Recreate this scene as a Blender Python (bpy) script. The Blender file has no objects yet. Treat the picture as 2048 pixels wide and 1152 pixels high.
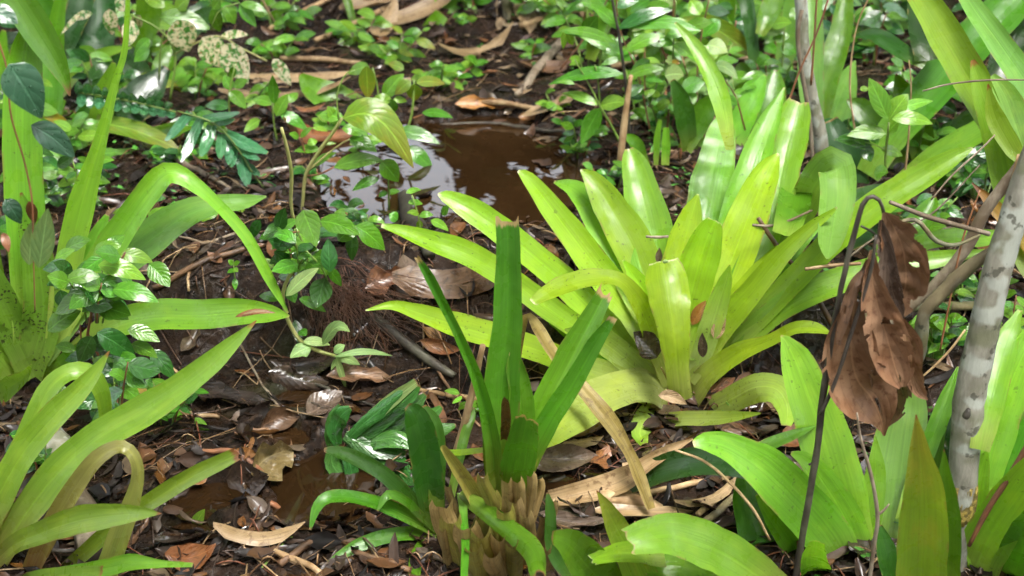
import bpy, math, random
import numpy as np
from mathutils import Vector

random.seed(7)
rng = np.random.default_rng(7)
S = bpy.context.scene
COL = S.collection
R = math.radians

# ------------------------------------------------------------------ camera
CAM_Z, PITCH, HFOV = 1.55, R(28), R(40)
TH = math.tan(HFOV / 2)
cam_data = bpy.data.cameras.new('camera')
cam_data.angle = HFOV
cam_data.clip_end = 300
cam_data.clip_start = 0.02
cam = bpy.data.objects.new('camera', cam_data)
cam.location = (0, 0, CAM_Z)
cam.rotation_euler = (math.pi / 2 - PITCH, 0, 0)
COL.objects.link(cam)
S.camera = cam
cam_data.dof.use_dof = True
cam_data.dof.focus_distance = 2.75
cam_data.dof.aperture_fstop = 4.0
# ------------------------------------------------------------------ light
SUN_EL, SUN_AZ = R(66), R(150)
w = bpy.data.worlds.new('World')
S.world = w
w.use_nodes = True
nt = w.node_tree
bg = nt.nodes['Background']
sky = nt.nodes.new('ShaderNodeTexSky')
sky.sky_type = 'NISHITA'
sky.sun_disc = False
sky.sun_elevation = SUN_EL
sky.sun_rotation = SUN_AZ
sky.dust_density = 5.0
hs = nt.nodes.new('ShaderNodeHueSaturation')
hs.inputs['Saturation'].default_value = 0.25
nt.links.new(sky.outputs[0], hs.inputs['Color'])
nt.links.new(hs.outputs[0], bg.inputs['Color'])
bg.inputs['Strength'].default_value = 0.15
sl = bpy.data.lights.new('sun', 'SUN')
sl.energy = 1.05
sl.angle = R(45)
sl.color = (1, 0.96, 0.88)
sun = bpy.data.objects.new('sun', sl)
sd = Vector((math.sin(SUN_AZ) * math.cos(SUN_EL), math.cos(SUN_AZ) * math.cos(SUN_EL), math.sin(SUN_EL)))
sun.rotation_euler = sd.to_track_quat('Z', 'Y').to_euler()
sun.location = sd * 20
COL.objects.link(sun)
S.view_settings.view_transform = 'Standard'
S.view_settings.look = 'None'
S.view_settings.exposure = 3.2
S.cycles.max_bounces = 8
S.cycles.transparent_max_bounces = 8
S.cycles.use_denoising = True

CANOPY_N = 9000
# ------------------------------------------------------------------ pixel rays
CP, SP = math.cos(PITCH), math.sin(PITCH)
CAMP = np.array([0, 0, CAM_Z])


def ray(px, py):
    a = (np.asarray(px, float) - 1024) / 1024 * TH
    b = -(np.asarray(py, float) - 576) / 1024 * TH
    return np.stack([a, CP + b * SP, -SP + b * CP], -1)      # forward depth 1


def P(px, py, Y):
    r = ray(px, py)
    t = np.asarray(Y, float) / r[..., 1]
    return CAMP + r * t[..., None]


def mpp(p):
    d = p - CAMP
    return (d[..., 1] * CP - d[..., 2] * SP) * 2 * TH / 2048


# ------------------------------------------------------------------ terrain
def _h(ix, iy, s):
    n = (ix * 374761393 + iy * 668265263 + s * 144665) & 0x7fffffff
    n = ((n ^ (n >> 13)) * 1274126177) & 0x7fffffff
    return ((n ^ (n >> 16)) & 0xffff) / 65535.0


def vn(x, y, s=0):
    x = np.asarray(x, float); y = np.asarray(y, float)
    ix = np.floor(x).astype(np.int64); iy = np.floor(y).astype(np.int64)
    fx = x - ix; fy = y - iy
    fx = fx * fx * (3 - 2 * fx); fy = fy * fy * (3 - 2 * fy)
    a = _h(ix, iy, s); b = _h(ix + 1, iy, s); c = _h(ix, iy + 1, s); d = _h(ix + 1, iy + 1, s)
    return (a + (b - a) * fx) * (1 - fy) + (c + (d - c) * fx) * fy - .5


def sm(a, b, x):
    t = np.clip((x - a) / (b - a), 0, 1)
    return t * t * (3 - 2 * t)


def flat(px, py, z=0):
    r = ray(px, py)
    return CAMP + r * ((z - CAM_Z) / r[2])


POOLS = []
for (cx, cy, rx, ry, z) in ((915, 362, 300, 128, 0.0), (640, 975, 115, 92, -0.150), (1110, 985, 60, 40, -0.15), (420, 1010, 90, 40, -.155), (560, 880, 62, 26, -.145), (385, 1080, 70, 22, -.165), (600, 800, 60, 22, -.13)):  # last three are water films added to make the mud glint
    c = flat(cx, cy, z); e = flat(cx + rx, cy, z); n = flat(cx, cy - ry, z); f = flat(cx, cy + ry, z)
    POOLS.append(((c[0], (n[1] + f[1]) / 2), abs(e[0] - c[0]), abs(n[1] - f[1]) / 2, z))


def pool_d(i, x, y):
    (cx, cy), rx, ry, z = POOLS[i]
    return np.sqrt(((x - cx) / rx) ** 2 + ((y - cy) / ry) ** 2) + .34 * vn(x * 5, y * 5, 11) + .2 * vn(x * 14, y * 14, 12)


def H(x, y):
    x = np.asarray(x, float); y = np.asarray(y, float)
    z = .07 * vn(x * 1.7, y * 1.7, 1) + .03 * vn(x * 5, y * 5, 2) + .018 * vn(x * 13, y * 13, 3) + .008 * vn(x * 34, y * 34, 4) + .022
    z = z + .10 * np.clip(y - 4.35, 0, 3) + .02 * np.clip(y - 7, 0, 60)
    edge = 2.86 + .25 * vn(x * 2.1, 3, 5) + .10 * vn(x * 8, 1, 6)
    z = z - .16 * sm(edge + .03, edge - .20, y)
    # raised bank of roots left of the middle
    z = z + .07 * np.exp(-((x + .45) / .55) ** 2 - ((y - 2.98) / .20) ** 2)
    z = z + .10 * np.exp(-((x + .02) / .4) ** 2 - ((y - 4.9) / .25) ** 2)
    for i, p in enumerate(POOLS):
        d = pool_d(i, x, y)
        rim = p[4 - 1] + .012 + .02 * np.clip(d - 1, 0, 1)
        near = sm(2.0, 1.2, d)
        z = np.where(d > .95, np.maximum(z, rim * near + z * (1 - near)), z)
        z = z * (1 - sm(1.12, .82, d)) + (p[3] - .05 + .012 * vn(x * 9, y * 9, 8)) * sm(1.12, .82, d)
    return z


_T = np.linspace(1.0, 14, 1600)


def G(px, py):
    r = ray(px, py)
    p = CAMP + r[None, :] * _T[:, None]
    k = np.nonzero(p[:, 2] <= H(p[:, 0], p[:, 1]))[0]
    return p[k[0]] if len(k) else p[-1]


# ------------------------------------------------------------------ materials
class NT:
    def __init__(s, name):
        s.m = bpy.data.materials.new(name)
        s.m.use_nodes = True
        s.t = s.m.node_tree
        s.b = s.t.nodes['Principled BSDF']
        s.o = s.t.nodes['Material Output']

    def n(s, typ, **kw):
        nd = s.t.nodes.new('ShaderNode' + typ)
        for k, v in kw.items():
            if k in nd.inputs: s.put(nd.inputs[k], v)
            else: setattr(nd, k, v)
        return nd

    def put(s, inp, v):
        if isinstance(v, bpy.types.NodeSocket): s.t.links.new(v, inp)
        elif isinstance(v, tuple) and len(v) == 3 and inp.type == 'RGBA': inp.default_value = (*v, 1)
        else: inp.default_value = v

    def math(s, op, a, b=0.0, c=None):
        nd = s.t.nodes.new('ShaderNodeMath'); nd.operation = op
        s.put(nd.inputs[0], a); s.put(nd.inputs[1], b)
        if c is not None: s.put(nd.inputs[2], c)
        return nd.outputs[0]

    def ramp(s, f, lo, hi, a=0.0, b=1.0):
        nd = s.n('MapRange'); s.put(nd.inputs[0], f)
        nd.interpolation_type = 'SMOOTHSTEP'
        for i, v in zip((1, 2, 3, 4), (lo, hi, a, b)): s.put(nd.inputs[i], v)
        return nd.outputs[0]

    def mix(s, f, a, b, mode='MIX'):
        nd = s.t.nodes.new('ShaderNodeMix'); nd.data_type = 'RGBA'; nd.blend_type = mode
        s.put(nd.inputs[0], f); s.put(nd.inputs[6], a); s.put(nd.inputs[7], b)
        return nd.outputs[2]

    def noise(s, vec, scale, detail=3.0, rough=.55):
        nd = s.n('TexNoise'); nd.noise_dimensions = '3D'
        if vec is not None: s.put(nd.inputs['Vector'], vec)
        nd.inputs['Scale'].default_value = scale; nd.inputs['Detail'].default_value = detail
        nd.inputs['Roughness'].default_value = rough
        return nd.outputs['Fac']

    def bump(s, h, strength, dist=.002, normal=None):
        nd = s.n('Bump'); s.put(nd.inputs['Height'], h)
        nd.inputs['Strength'].default_value = strength; nd.inputs['Distance'].default_value = dist
        if normal is not None: s.put(nd.inputs['Normal'], normal)
        return nd.outputs[0]


def leafmat(name, base, mid, tip=None, end=(.22, .12, .05), endv=.975, spots=0.0, trans=.35, rough=.33, streak=.28, veins=0, coat=.25, wet=.0, blotch=0.0):
    tip = tip or mid
    q = NT(name)
    uv = q.n('UVMap').outputs[0]
    sp = q.n('SeparateXYZ', Vector=uv)
    u, v = sp.outputs[0], sp.outputs[1]
    rnd = q.n('ObjectInfo').outputs['Random']
    obj = q.n('TexCoord').outputs['Object']
    r9 = q.math('MULTIPLY', rnd, 37.0)
    cv = q.n('CombineXYZ', X=q.math('MULTIPLY', u, 16.0), Y=q.math('MULTIPLY', v, 1.6), Z=r9).outputs[0]
    st = q.noise(cv, 1.0, 4.0, .6)
    cv2 = q.n('CombineXYZ', X=q.math('MULTIPLY', u, 3.0), Y=q.math('MULTIPLY', v, 7.0), Z=r9).outputs[0]
    mo = q.noise(cv2, 1.0, 3.0)
    col = q.mix(q.ramp(v, .03, .38), base, mid)
    col = q.mix(q.ramp(v, .45, .95), col, tip)
    fs = q.noise(q.n('CombineXYZ', X=q.math('MULTIPLY', u, 46.0), Y=q.math('MULTIPLY', v, 1.1), Z=r9).outputs[0], 1.0, 2.0)
    col = q.mix(q.ramp(st, .35, .75, 0, streak), col, tuple(c * .45 for c in mid))
    col = q.mix(q.ramp(fs, .45, .62, 0, .0 if veins else .22), col, tuple(c * .5 for c in mid))
    col = q.mix(q.ramp(mo, .45, .72, 0, .35), col, tuple(min(1, c * k) for c, k in zip(tip, (1.55, 1.25, 1.3))))
    ua = q.math('ABSOLUTE', q.math('SUBTRACT', u, .5))
    if veins:
        vv = q.math('SUBTRACT', q.math('MULTIPLY', v, float(veins)), q.math('MULTIPLY', ua, veins * .7))
        vs = q.math('ABSOLUTE', q.math('SINE', q.math('MULTIPLY', vv, 3.1416)))
        lv = q.ramp(vs, 0.0, .28, .45, 0)
        col = q.mix(lv, col, tuple(min(1, c * 1.7 + .01) for c in mid))
        mr = q.ramp(ua, 0.0, .05, .7, 0)
        col = q.mix(mr, col, tuple(min(1, c * 1.9 + .02) for c in mid))
        hgt = q.math('ADD', q.math('MULTIPLY', vs, .6), q.ramp(ua, 0, .06, 0, .8))
    else:
        col = q.mix(q.ramp(ua, 0, .035, .25, 0), col, tuple(min(1, c * 1.5) for c in mid))
        hgt = q.math('ADD', st, q.ramp(ua, 0, .05, 0, .35))
    if not veins:
        en = q.math('MULTIPLY', q.ramp(ua, .43, .5), q.ramp(q.noise(obj, 26.0, 3.0), .52, .64, 0, .75))
        col = q.mix(en, col, (.24, .19, .06))
    if spots:
        sn = q.noise(obj, 120.0, 1.0)
        sn2 = q.noise(obj, 14.0, 2.0)
        col = q.mix(q.math('MULTIPLY', q.ramp(sn, .66 - .08 * (spots > .8), .72 - .08 * (spots > .8)), q.ramp(sn2, .45, .6, 0, spots)), col, (.035, .045, .012))
    if blotch:
        bn = q.noise(obj, 90.0, 2.0); 
        col = q.mix(q.ramp(bn, .5 - blotch * .1, .56, 0, .9), col, (.62, .55, .38))
        bn2 = q.noise(obj, 130.0, 1.0)
        col = q.mix(q.ramp(bn2, .62, .68, 0, .8), col, (.25, .13, .05))
    vj = q.math('ADD', v, q.math('MULTIPLY', q.math('SUBTRACT', st, .5), .05))
    col = q.mix(q.ramp(vj, endv, endv + .02), col, end)
    hsv = q.n('HueSaturation', Color=col)
    q.put(hsv.inputs['Hue'], q.ramp(rnd, 0, 1, .488, .512))
    q.put(hsv.inputs['Value'], q.ramp(q.math('FRACT', q.math('MULTIPLY', rnd, 7.31)), 0, 1, .82, 1.16))
    col = hsv.outputs[0]
    q.put(q.b.inputs['Base Color'], col)
    rn = q.noise(obj, 22.0, 3.0)
    q.put(q.b.inputs['Roughness'], q.ramp(rn, .35, .65, max(.06, rough - .14), rough + .12))
    q.b.inputs['Coat Weight'].default_value = coat
    q.b.inputs['Coat Roughness'].default_value = .12
    bmp = q.bump(hgt, .35, .0025)
    if wet:
        dn = q.n('TexVoronoi', Vector=obj); dn.inputs['Scale'].default_value = 160
        drop = q.ramp(dn.outputs['Distance'], .12, .34, 1, 0)
        dm = q.ramp(q.noise(obj, 45.0, 1.0), .5, .6)
        bmp = q.bump(q.math('MULTIPLY', drop, dm), wet, .003, bmp)
    bmp2 = q.bump(q.noise(obj, 30.0, 2.0), .25, .006, bmp)
    q.put(q.b.inputs['Normal'], bmp2)
    tr = q.n('BsdfTranslucent')
    q.put(tr.inputs['Color'], q.mix(1.0, col, (1.5, 1.35, .55), 'MULTIPLY'))
    mx = q.n('MixShader', Fac=trans)
    q.t.links.new(q.b.outputs[0], mx.inputs[1]); q.t.links.new(tr.outputs[0], mx.inputs[2])
    q.t.links.new(mx.outputs[0], q.o.inputs[0])
    return q.m


M = {}
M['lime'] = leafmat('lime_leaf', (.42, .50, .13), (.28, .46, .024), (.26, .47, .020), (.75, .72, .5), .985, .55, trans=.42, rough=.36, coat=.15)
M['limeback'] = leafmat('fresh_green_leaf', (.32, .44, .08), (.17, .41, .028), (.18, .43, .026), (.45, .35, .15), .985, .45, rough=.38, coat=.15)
M['limepale'] = leafmat('pale_lime_leaf', (.48, .54, .20), (.42, .54, .13), (.32, .52, .045), (.35, .22, .10), .985, .5, trans=.38, rough=.34, coat=.2)
M['green'] = leafmat('mid_green_leaf', (.20, .32, .04), (.085, .25, .014), (.10, .28, .015), spots=.15)
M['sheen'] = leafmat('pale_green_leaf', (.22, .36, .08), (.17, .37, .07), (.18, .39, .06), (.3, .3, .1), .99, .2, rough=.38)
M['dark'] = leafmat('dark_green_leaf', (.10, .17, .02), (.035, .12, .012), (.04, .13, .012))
M['shade'] = leafmat('shaded_green_leaf', (.03, .07, .01), (.018, .06, .012), (.02, .07, .012), trans=.2)  # leaf green darkened in the colour itself for leaves deep in shade
M['cutgreen'] = leafmat('ribbed_green_leaf', (.22, .26, .03), (.12, .32, .02), (.075, .23, .016), (.46, .32, .16), .965, .1, streak=.5)
M['olive'] = leafmat('olive_leaf', (.20, .16, .05), (.20, .34, .03), (.22, .38, .035), (.28, .12, .04), .965, .12, trans=.4)
M['redflush'] = leafmat('red_flushed_leaf', (.20, .38, .03), (.22, .40, .03), (.26, .30, .04), (.28, .12, .05), .965, .2, trans=.4, streak=.35)
M['red'] = leafmat('reddish_leaf', (.22, .09, .045), (.22, .20, .055), (.26, .30, .07), (.3, .12, .05), .97, .15)
M['spotted'] = leafmat('spotted_leaf', (.20, .33, .05), (.15, .33, .03), (.13, .33, .03), spots=1.0, streak=.4)
M['yellow'] = leafmat('yellowing_leaf', (.30, .24, .04), (.38, .30, .035), (.30, .16, .04), (.2, .1, .04), .9, .5)
M['wetdark'] = leafmat('wet_dark_leaf', (.04, .145, .022), (.042, .15, .026), (.046, .16, .026), veins=9, wet=1.0, rough=.22, coat=.5, trans=.2, streak=.15)
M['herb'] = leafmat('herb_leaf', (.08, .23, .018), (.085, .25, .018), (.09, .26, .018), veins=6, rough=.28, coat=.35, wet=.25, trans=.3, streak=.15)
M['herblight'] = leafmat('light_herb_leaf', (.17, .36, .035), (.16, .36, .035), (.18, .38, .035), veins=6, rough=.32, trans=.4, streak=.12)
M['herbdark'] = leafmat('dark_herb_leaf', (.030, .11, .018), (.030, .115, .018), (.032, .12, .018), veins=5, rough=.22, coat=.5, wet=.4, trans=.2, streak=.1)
M['blue'] = leafmat('blue_green_leaf', (.03, .10, .045), (.03, .095, .05), (.032, .10, .05), veins=4, wet=.9, rough=.3, coat=.3, trans=.2, streak=.1)
M['palegreen'] = leafmat('pale_underside_leaf', (.22, .36, .12), (.24, .38, .13), (.25, .38, .12), veins=6, rough=.5, coat=0, trans=.35)
M['young'] = leafmat('young_leaf', (.16, .28, .02), (.17, .28, .02), (.22, .22, .02), veins=7, trans=.4, coat=.05, rough=.42)
M['mottled'] = leafmat('mottled_leaf', (.08, .2, .03), (.06, .2, .03), (.06, .18, .03), veins=5, blotch=1.0)
M['fern'] = leafmat('wet_fern_leaf', (.04, .15, .05), (.05, .18, .07), (.06, .19, .08), veins=3, wet=1.0, rough=.25, coat=.5, trans=.25)


def barkmat(name, a, b, c, scale=1.0, lichen=0.0, rough=.75, bump=.5):
    q = NT(name)
    obj = q.n('TexCoord').outputs['Object']
    rnd = q.n('ObjectInfo').outputs['Random']
    off = q.n('Mapping', Vector=obj); off.inputs['Scale'].default_value = (1, 1, .35)
    n1 = q.noise(off.outputs[0], 45 * scale, 5.0, .65)
    n2 = q.noise(obj, 12 * scale, 3.0)
    col = q.mix(q.ramp(n1, .3, .7), a, b)
    col = q.mix(q.ramp(n2, .45, .65), col, c)
    if lichen:
        n3 = q.noise(obj, 22.0, 2.0, .4)
        n3 = q.math('ADD', n3, q.math('MULTIPLY', q.math('SUBTRACT', n1, .5), .22))
        col = q.mix(q.ramp(n3, .50, .62, 0, lichen), col, (.40, .43, .37))
        n4 = q.noise(obj, 31.0, 3.0)
        col = q.mix(q.ramp(n4, .60, .66, 0, .8), col, (.05, .05, .03))
    hsv = q.n('HueSaturation', Color=col)
    q.put(hsv.inputs['Value'], q.ramp(rnd, 0, 1, .75, 1.25))
    q.put(q.b.inputs['Base Color'], hsv.outputs[0])
    q.b.inputs['Roughness'].default_value = rough
    q.put(q.b.inputs['Normal'], q.bump(n1, bump, .004))
    return q.m


M['trunk'] = barkmat('lichened_bark', (.19, .18, .135), (.31, .30, .24), (.15, .155, .09), 1, .75, .85, 1.0)
M['bark'] = barkmat('olive_bark', (.13, .10, .05), (.22, .18, .09), (.12, .12, .05), 1, .15)
M['twig'] = barkmat('grey_twig', (.16, .12, .08), (.30, .25, .18), (.14, .10, .06), 1.5)
M['darktwig'] = barkmat('dark_twig', (.02, .016, .012), (.05, .04, .03), (.07, .065, .045), 1.5, 0, .55)
M['tanstick'] = barkmat('tan_stick', (.30, .19, .09), (.45, .32, .17), (.24, .14, .06), 1.5, 0, .6)
M['brownstick'] = barkmat('brown_stick', (.12, .06, .03), (.20, .11, .05), (.07, .04, .02), 1.5, 0, .5)
M['greenstem'] = barkmat('green_stem', (.12, .20, .03), (.17, .26, .05), (.14, .22, .04), 1, 0, .45, .1)
M['redstem'] = barkmat('red_brown_stem', (.20, .07, .03), (.26, .12, .05), (.14, .06, .03), 1, 0, .5, .2)
M['yellowstem'] = barkmat('yellow_green_stem', (.30, .30, .10), (.36, .34, .13), (.24, .27, .07), 1, 0, .45, .1)
M['root'] = barkmat('fibrous_root', (.07, .026, .012), (.12, .05, .022), (.035, .018, .009), 2, 0, .6)


def deadmat(name, a, b, c, rough=.38, coat=.2, trans=.12, veins=7):
    q = NT(name)
    uv = q.n('UVMap').outputs[0]
    sp = q.n('SeparateXYZ', Vector=uv); u, v = sp.outputs[0], sp.outputs[1]
    rnd = q.n('ObjectInfo').outputs['Random']
    obj = q.n('TexCoord').outputs['Object']
    mp = q.n('Mapping', Vector=obj)
    q.put(mp.inputs['Location'], q.n('CombineXYZ', X=q.math('MULTIPLY', rnd, 13.0)).outputs[0])
    n1 = q.noise(mp.outputs[0], 26.0, 5.0, .6)
    n2 = q.noise(mp.outputs[0], 70.0, 4.0, .6)
    ua = q.math('ABSOLUTE', q.math('SUBTRACT', u, .5))
    col = q.mix(q.ramp(n1, .35, .65), a, b)
    col = q.mix(q.ramp(n2, .52, .68), col, c)
    vv = q.math('SUBTRACT', q.math('MULTIPLY', v, float(veins)), q.math('MULTIPLY', ua, veins * .8))
    vs = q.math('ABSOLUTE', q.math('SINE', q.math('MULTIPLY', vv, 3.1416)))
    if veins:
        col = q.mix(q.ramp(vs, 0, .22, .35, 0), col, tuple(x * .45 for x in a))
        col = q.mix(q.ramp(ua, 0, .03, .6, 0), col, tuple(min(1, x * 1.6) for x in b))
    else:
        st = q.noise(q.n('CombineXYZ', X=q.math('MULTIPLY', u, 14.0), Y=v, Z=q.math('MULTIPLY', rnd, 20.0)).outputs[0], 1.0, 3.0)
        col = q.mix(q.ramp(st, .4, .65, 0, .6), col, tuple(x * .5 for x in a)); vs = st
    hsv = q.n('HueSaturation', Color=col)
    q.put(hsv.inputs['Value'], q.ramp(rnd, 0, 1, .7, 1.3))
    q.put(q.b.inputs['Base Color'], hsv.outputs[0])
    q.put(q.b.inputs['Roughness'], q.ramp(n1, .3, .7, rough - .15, rough + .15))
    q.b.inputs['Coat Weight'].default_value = coat
    q.b.inputs['Coat Roughness'].default_value = .1
    q.put(q.b.inputs['Normal'], q.bump(q.math('ADD', q.math('MULTIPLY', vs, .4), n2), .5, .003))
    tr = q.n('BsdfTranslucent'); q.put(tr.inputs['Color'], hsv.outputs[0])
    mx = q.n('MixShader', Fac=trans)
    q.t.links.new(q.b.outputs[0], mx.inputs[1]); q.t.links.new(tr.outputs[0], mx.inputs[2])
    q.t.links.new(mx.outputs[0], q.o.inputs[0])
    return q.m


DM = {'black': None, 'brown': deadmat('brown_dead_leaf', (.10, .052, .026), (.16, .088, .045), (.06, .03, .016)),
      'rust': deadmat('rust_dead_leaf', (.15, .055, .02), (.21, .085, .03), (.08, .035, .015)),
      'orange': deadmat('orange_dead_leaf', (.28, .12, .025), (.33, .16, .04), (.17, .075, .025)),
      'dark': deadmat('blackened_dead_leaf', (.030, .020, .014), (.055, .036, .025), (.015, .01, .008), .25, .6, .03),
      'greybrown': deadmat('grey_brown_dead_leaf', (.13, .09, .065), (.20, .14, .10), (.08, .055, .04), .3, .45),
      'tan': deadmat('tan_dead_leaf', (.27, .18, .09), (.37, .26, .14), (.18, .11, .05), .5, .05),
      'straw': deadmat('straw_dead_strip', (.30, .20, .095), (.40, .28, .15), (.19, .115, .055), .5, .05, veins=0),
      'khaki': deadmat('khaki_wet_leaf', (.22, .16, .06), (.28, .21, .09), (.14, .10, .04), .2, .6),
      'mauve': deadmat('dry_mauve_brown_leaf', (.15, .072, .033), (.21, .118, .062), (.10, .042, .017), .55, .05, .15),
      'sheath': deadmat('tan_dry_sheath', (.27, .185, .065), (.37, .26, .105), (.19, .125, .042), .5, .05, .2, veins=0),
      'rot': deadmat('half_green_sheath', (.26, .24, .045), (.32, .28, .06), (.22, .16, .045), .45, .1, .15, veins=0)}


DM['black'] = DM['dark']
DM['mustard'] = deadmat('mustard_dying_leaf', (.26, .19, .045), (.33, .25, .075), (.17, .11, .035), .45, .1, .3, veins=0)


# ------------------------------------------------------------------ object helpers
def tag(o, label=None, cat=None, group=None, kind=None):
    if label: o['label'] = label
    if cat: o['category'] = cat
    if group: o['group'] = group
    if kind: o['kind'] = kind
    return o


def thing(name, loc, label, cat, group=None):
    o = bpy.data.objects.new(name, None)
    o.empty_display_size = .05
    o.location = loc
    COL.objects.link(o)
    return tag(o, label, cat, group)


def mesh(name, V, F, mat, parent=None, uv=None, col=None, loc=None, smooth=True):
    me = bpy.data.meshes.new(name)
    V = np.asarray(V, float)
    if parent is not None: V = V - np.array(wl(parent))
    if loc is not None: V = V - np.array(loc)
    me.from_pydata(V.tolist(), [], [tuple(int(i) for i in f) for f in F])
    if uv is not None:
        l = me.uv_layers.new(name='UVMap')
        li = np.empty(len(me.loops), np.int32)
        me.loops.foreach_get('vertex_index', li)
        l.data.foreach_set('uv', np.asarray(uv, np.float32)[li].ravel())
    if col is not None:
        a = me.color_attributes.new('Col', 'FLOAT_COLOR', 'POINT')
        c = np.ones((len(V), 4), np.float32); c[:, :3] = col
        a.data.foreach_set('color', c.ravel())
    if smooth: me.polygons.foreach_set('use_smooth', [True] * len(me.polygons))
    me.materials.append(mat)
    o = bpy.data.objects.new(name, me)
    if loc is not None: o.location = loc
    if parent is not None: o.parent = parent
    COL.objects.link(o)
    return o


def wl(o):
    v = Vector(o.location)
    while o.parent: o = o.parent; v = v + o.location
    return v


def catmull(pts, n):
    p = np.asarray(pts, float)
    p = np.vstack([2 * p[0] - p[1], p, 2 * p[-1] - p[-2]])
    seg = np.sqrt(((p[2:-1, :2] - p[1:-2, :2]) ** 2).sum(1))
    if p.shape[1] == 3 and False: pass
    cum = np.concatenate([[0], np.cumsum(seg)])
    out = []
    for s in np.linspace(0, cum[-1], n):
        i = min(len(seg) - 1, int(np.searchsorted(cum, s, side='right') - 1)); t = (s - cum[i]) / max(1e-9, seg[i])
        a, b, c, d = p[i:i + 4]
        out.append(.5 * ((2 * b) + (c - a) * t + (2 * a - 5 * b + 4 * c - d) * t * t + (3 * b - a - 3 * c + d) * t ** 3))
    return np.array(out)


def grid_faces(n, m):
    f = []
    for i in range(n - 1):
        for j in range(m - 1):
            a = i * m + j
            f.append((a, a + 1, a + m + 1, a + m))
    return f


def frame(pos, up):
    T = np.gradient(pos, axis=0)
    T /= np.linalg.norm(T, axis=1, keepdims=True) + 1e-12
    Vw = CAMP - pos
    Vw /= np.linalg.norm(Vw, axis=1, keepdims=True)
    nc = Vw - (Vw * T).sum(1, keepdims=True) * T
    nc /= np.linalg.norm(nc, axis=1, keepdims=True) + 1e-9
    n = nc + up * np.array([0, 0, 1.0])
    n -= (n * T).sum(1, keepdims=True) * T
    n /= np.linalg.norm(n, axis=1, keepdims=True) + 1e-9
    s = np.cross(T, n)
    f = np.clip((n * nc).sum(1), .55, 1)
    return T, n, s, f


def blade(pts, Yb, dY, mat, root=None, name='leaf', cup=.13, up=.35, p=1.25, cut=0, mid=0.0, wave=.09, m=9, fold=0.0, label=None, cat=None, rows=None, y0=0.0, tipg=False, holes=0):
    Yb = Yb + y0
    if tipg: dY = gY(pts[-1][0], pts[-1][1]) - .03 - Yb
    """strap leaf: pts = (px, py, width in px) from base to tip, depth Yb -> Yb + dY"""
    L = sum(math.hypot(b[0] - a[0], b[1] - a[1]) for a, b in zip(pts, pts[1:]))
    n = rows or int(max(12, min(48, L / 12)))
    if holes: n, m = 60, 25
    c = catmull(pts, n)
    v = np.linspace(0, 1, n)
    Y = Yb + dY * v ** p + mid * 4 * v * (1 - v)
    pos = P(c[:, 0], c[:, 1], Y)
    wd = np.maximum(c[:, 2], .6) * mpp(pos)
    T, nn, s, f = frame(pos, up)
    wd = wd / f
    u = np.linspace(-1, 1, m)
    sd = random.random() * 100
    V = []; UV = []
    for i in range(n):
        for j in range(m):
            uu = u[j]
            jit = 1 + .05 * vn(sd + v[i] * 14, 3.3 + np.sign(uu) * 7, 21) * 2 + .13 * vn(sd + v[i] * L / 70, 9.3 + np.sign(uu) * 5, 27)
            off = cup * uu * uu - cup * .4 + fold * abs(uu)
            wv = wave * (vn(sd + v[i] * 5.0, uu * 1.2 + sd, 22) * 2) * abs(uu) + wave * .5 * vn(sd + v[i] * 11, sd, 25)
            q = pos[i] + s[i] * (uu * wd[i] * .5 * jit) + nn[i] * (wd[i] * (off + wv))
            if cut and i >= n - 2:
                k = 1.0 if i == n - 1 else .35
                q = q + T[i] * wd[i] * k * cut * (vn(uu * 2.7 + sd, 1.1, 23) * 1.3 + (.45 if j in (0, m - 1) else 0))
            V.append(q); UV.append(((uu + 1) / 2, v[i]))
    F = grid_faces(n, m)
    if holes:
        r_ = random.Random(holes); hs_ = [(r_.uniform(.12, .98), r_.choice([r_.random(), 0, 1]), r_.uniform(.02, .055), r_.uniform(.05, .17)) for _ in range(holes)]
        F = [f for f in F if not any(((UV[f[0]][1] - a) / c) ** 2 + ((UV[f[0]][0] - b_) / d) ** 2 < 1 + 1.2 * float(vn(UV[f[0]][1] * 40, UV[f[0]][0] * 14, holes)) for a, b_, c, d in hs_)]
    o = mesh(name, V, F, M.get(mat) or DM.get(mat), parent=root, uv=UV, loc=(pos[0] if root is None else None))
    if label: o['label'] = label
    if cat: o['category'] = cat
    return o


def oval(b, t, w, Y, mat, root=None, name='leaf', dY=0.0, droop=.08, up=.5, fold=.10, shape=.8, m=7, n=11, label=None, curl=0.0, stalk=None, wave=.04):
    """broad leaf from pixel b to pixel t, greatest width w px"""
    v = np.linspace(0, 1, n)
    px = b[0] + (t[0] - b[0]) * v; py = b[1] + (t[1] - b[1]) * v
    L = math.hypot(t[0] - b[0], t[1] - b[1])
    py = py - droop * L * np.sin(v * math.pi) * (abs(t[0] - b[0]) / (L + 1e-6))
    pos = P(px, py, Y + dY * v + curl * v * v)
    prof = np.clip(np.sin(np.pi * np.clip(v, 0, 1) ** shape), 0.012, 1) ** .85
    wd = w * prof * mpp(pos)
    T, nn, s, f = frame(pos, up)
    wd = wd / f
    u = np.linspace(-1, 1, m); sd = random.random() * 90
    V = []; UV = []
    for i in range(n):
        for j in range(m):
            uu = u[j]
            wv = wave * vn(sd + v[i] * 5, uu * 2 + sd, 31) * 2 * abs(uu)
            V.append(pos[i] + s[i] * uu * wd[i] * .5 + nn[i] * w * mpp(pos[i]) * prof[i] * (fold * abs(uu) + wv - .05 * uu * uu))
            UV.append(((uu + 1) / 2, v[i]))
    o = mesh(name, V, grid_faces(n, m), M.get(mat) or DM.get(mat), parent=root, uv=UV, loc=(pos[0] if root is None else None))
    if label: o['label'] = label
    return o


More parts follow.
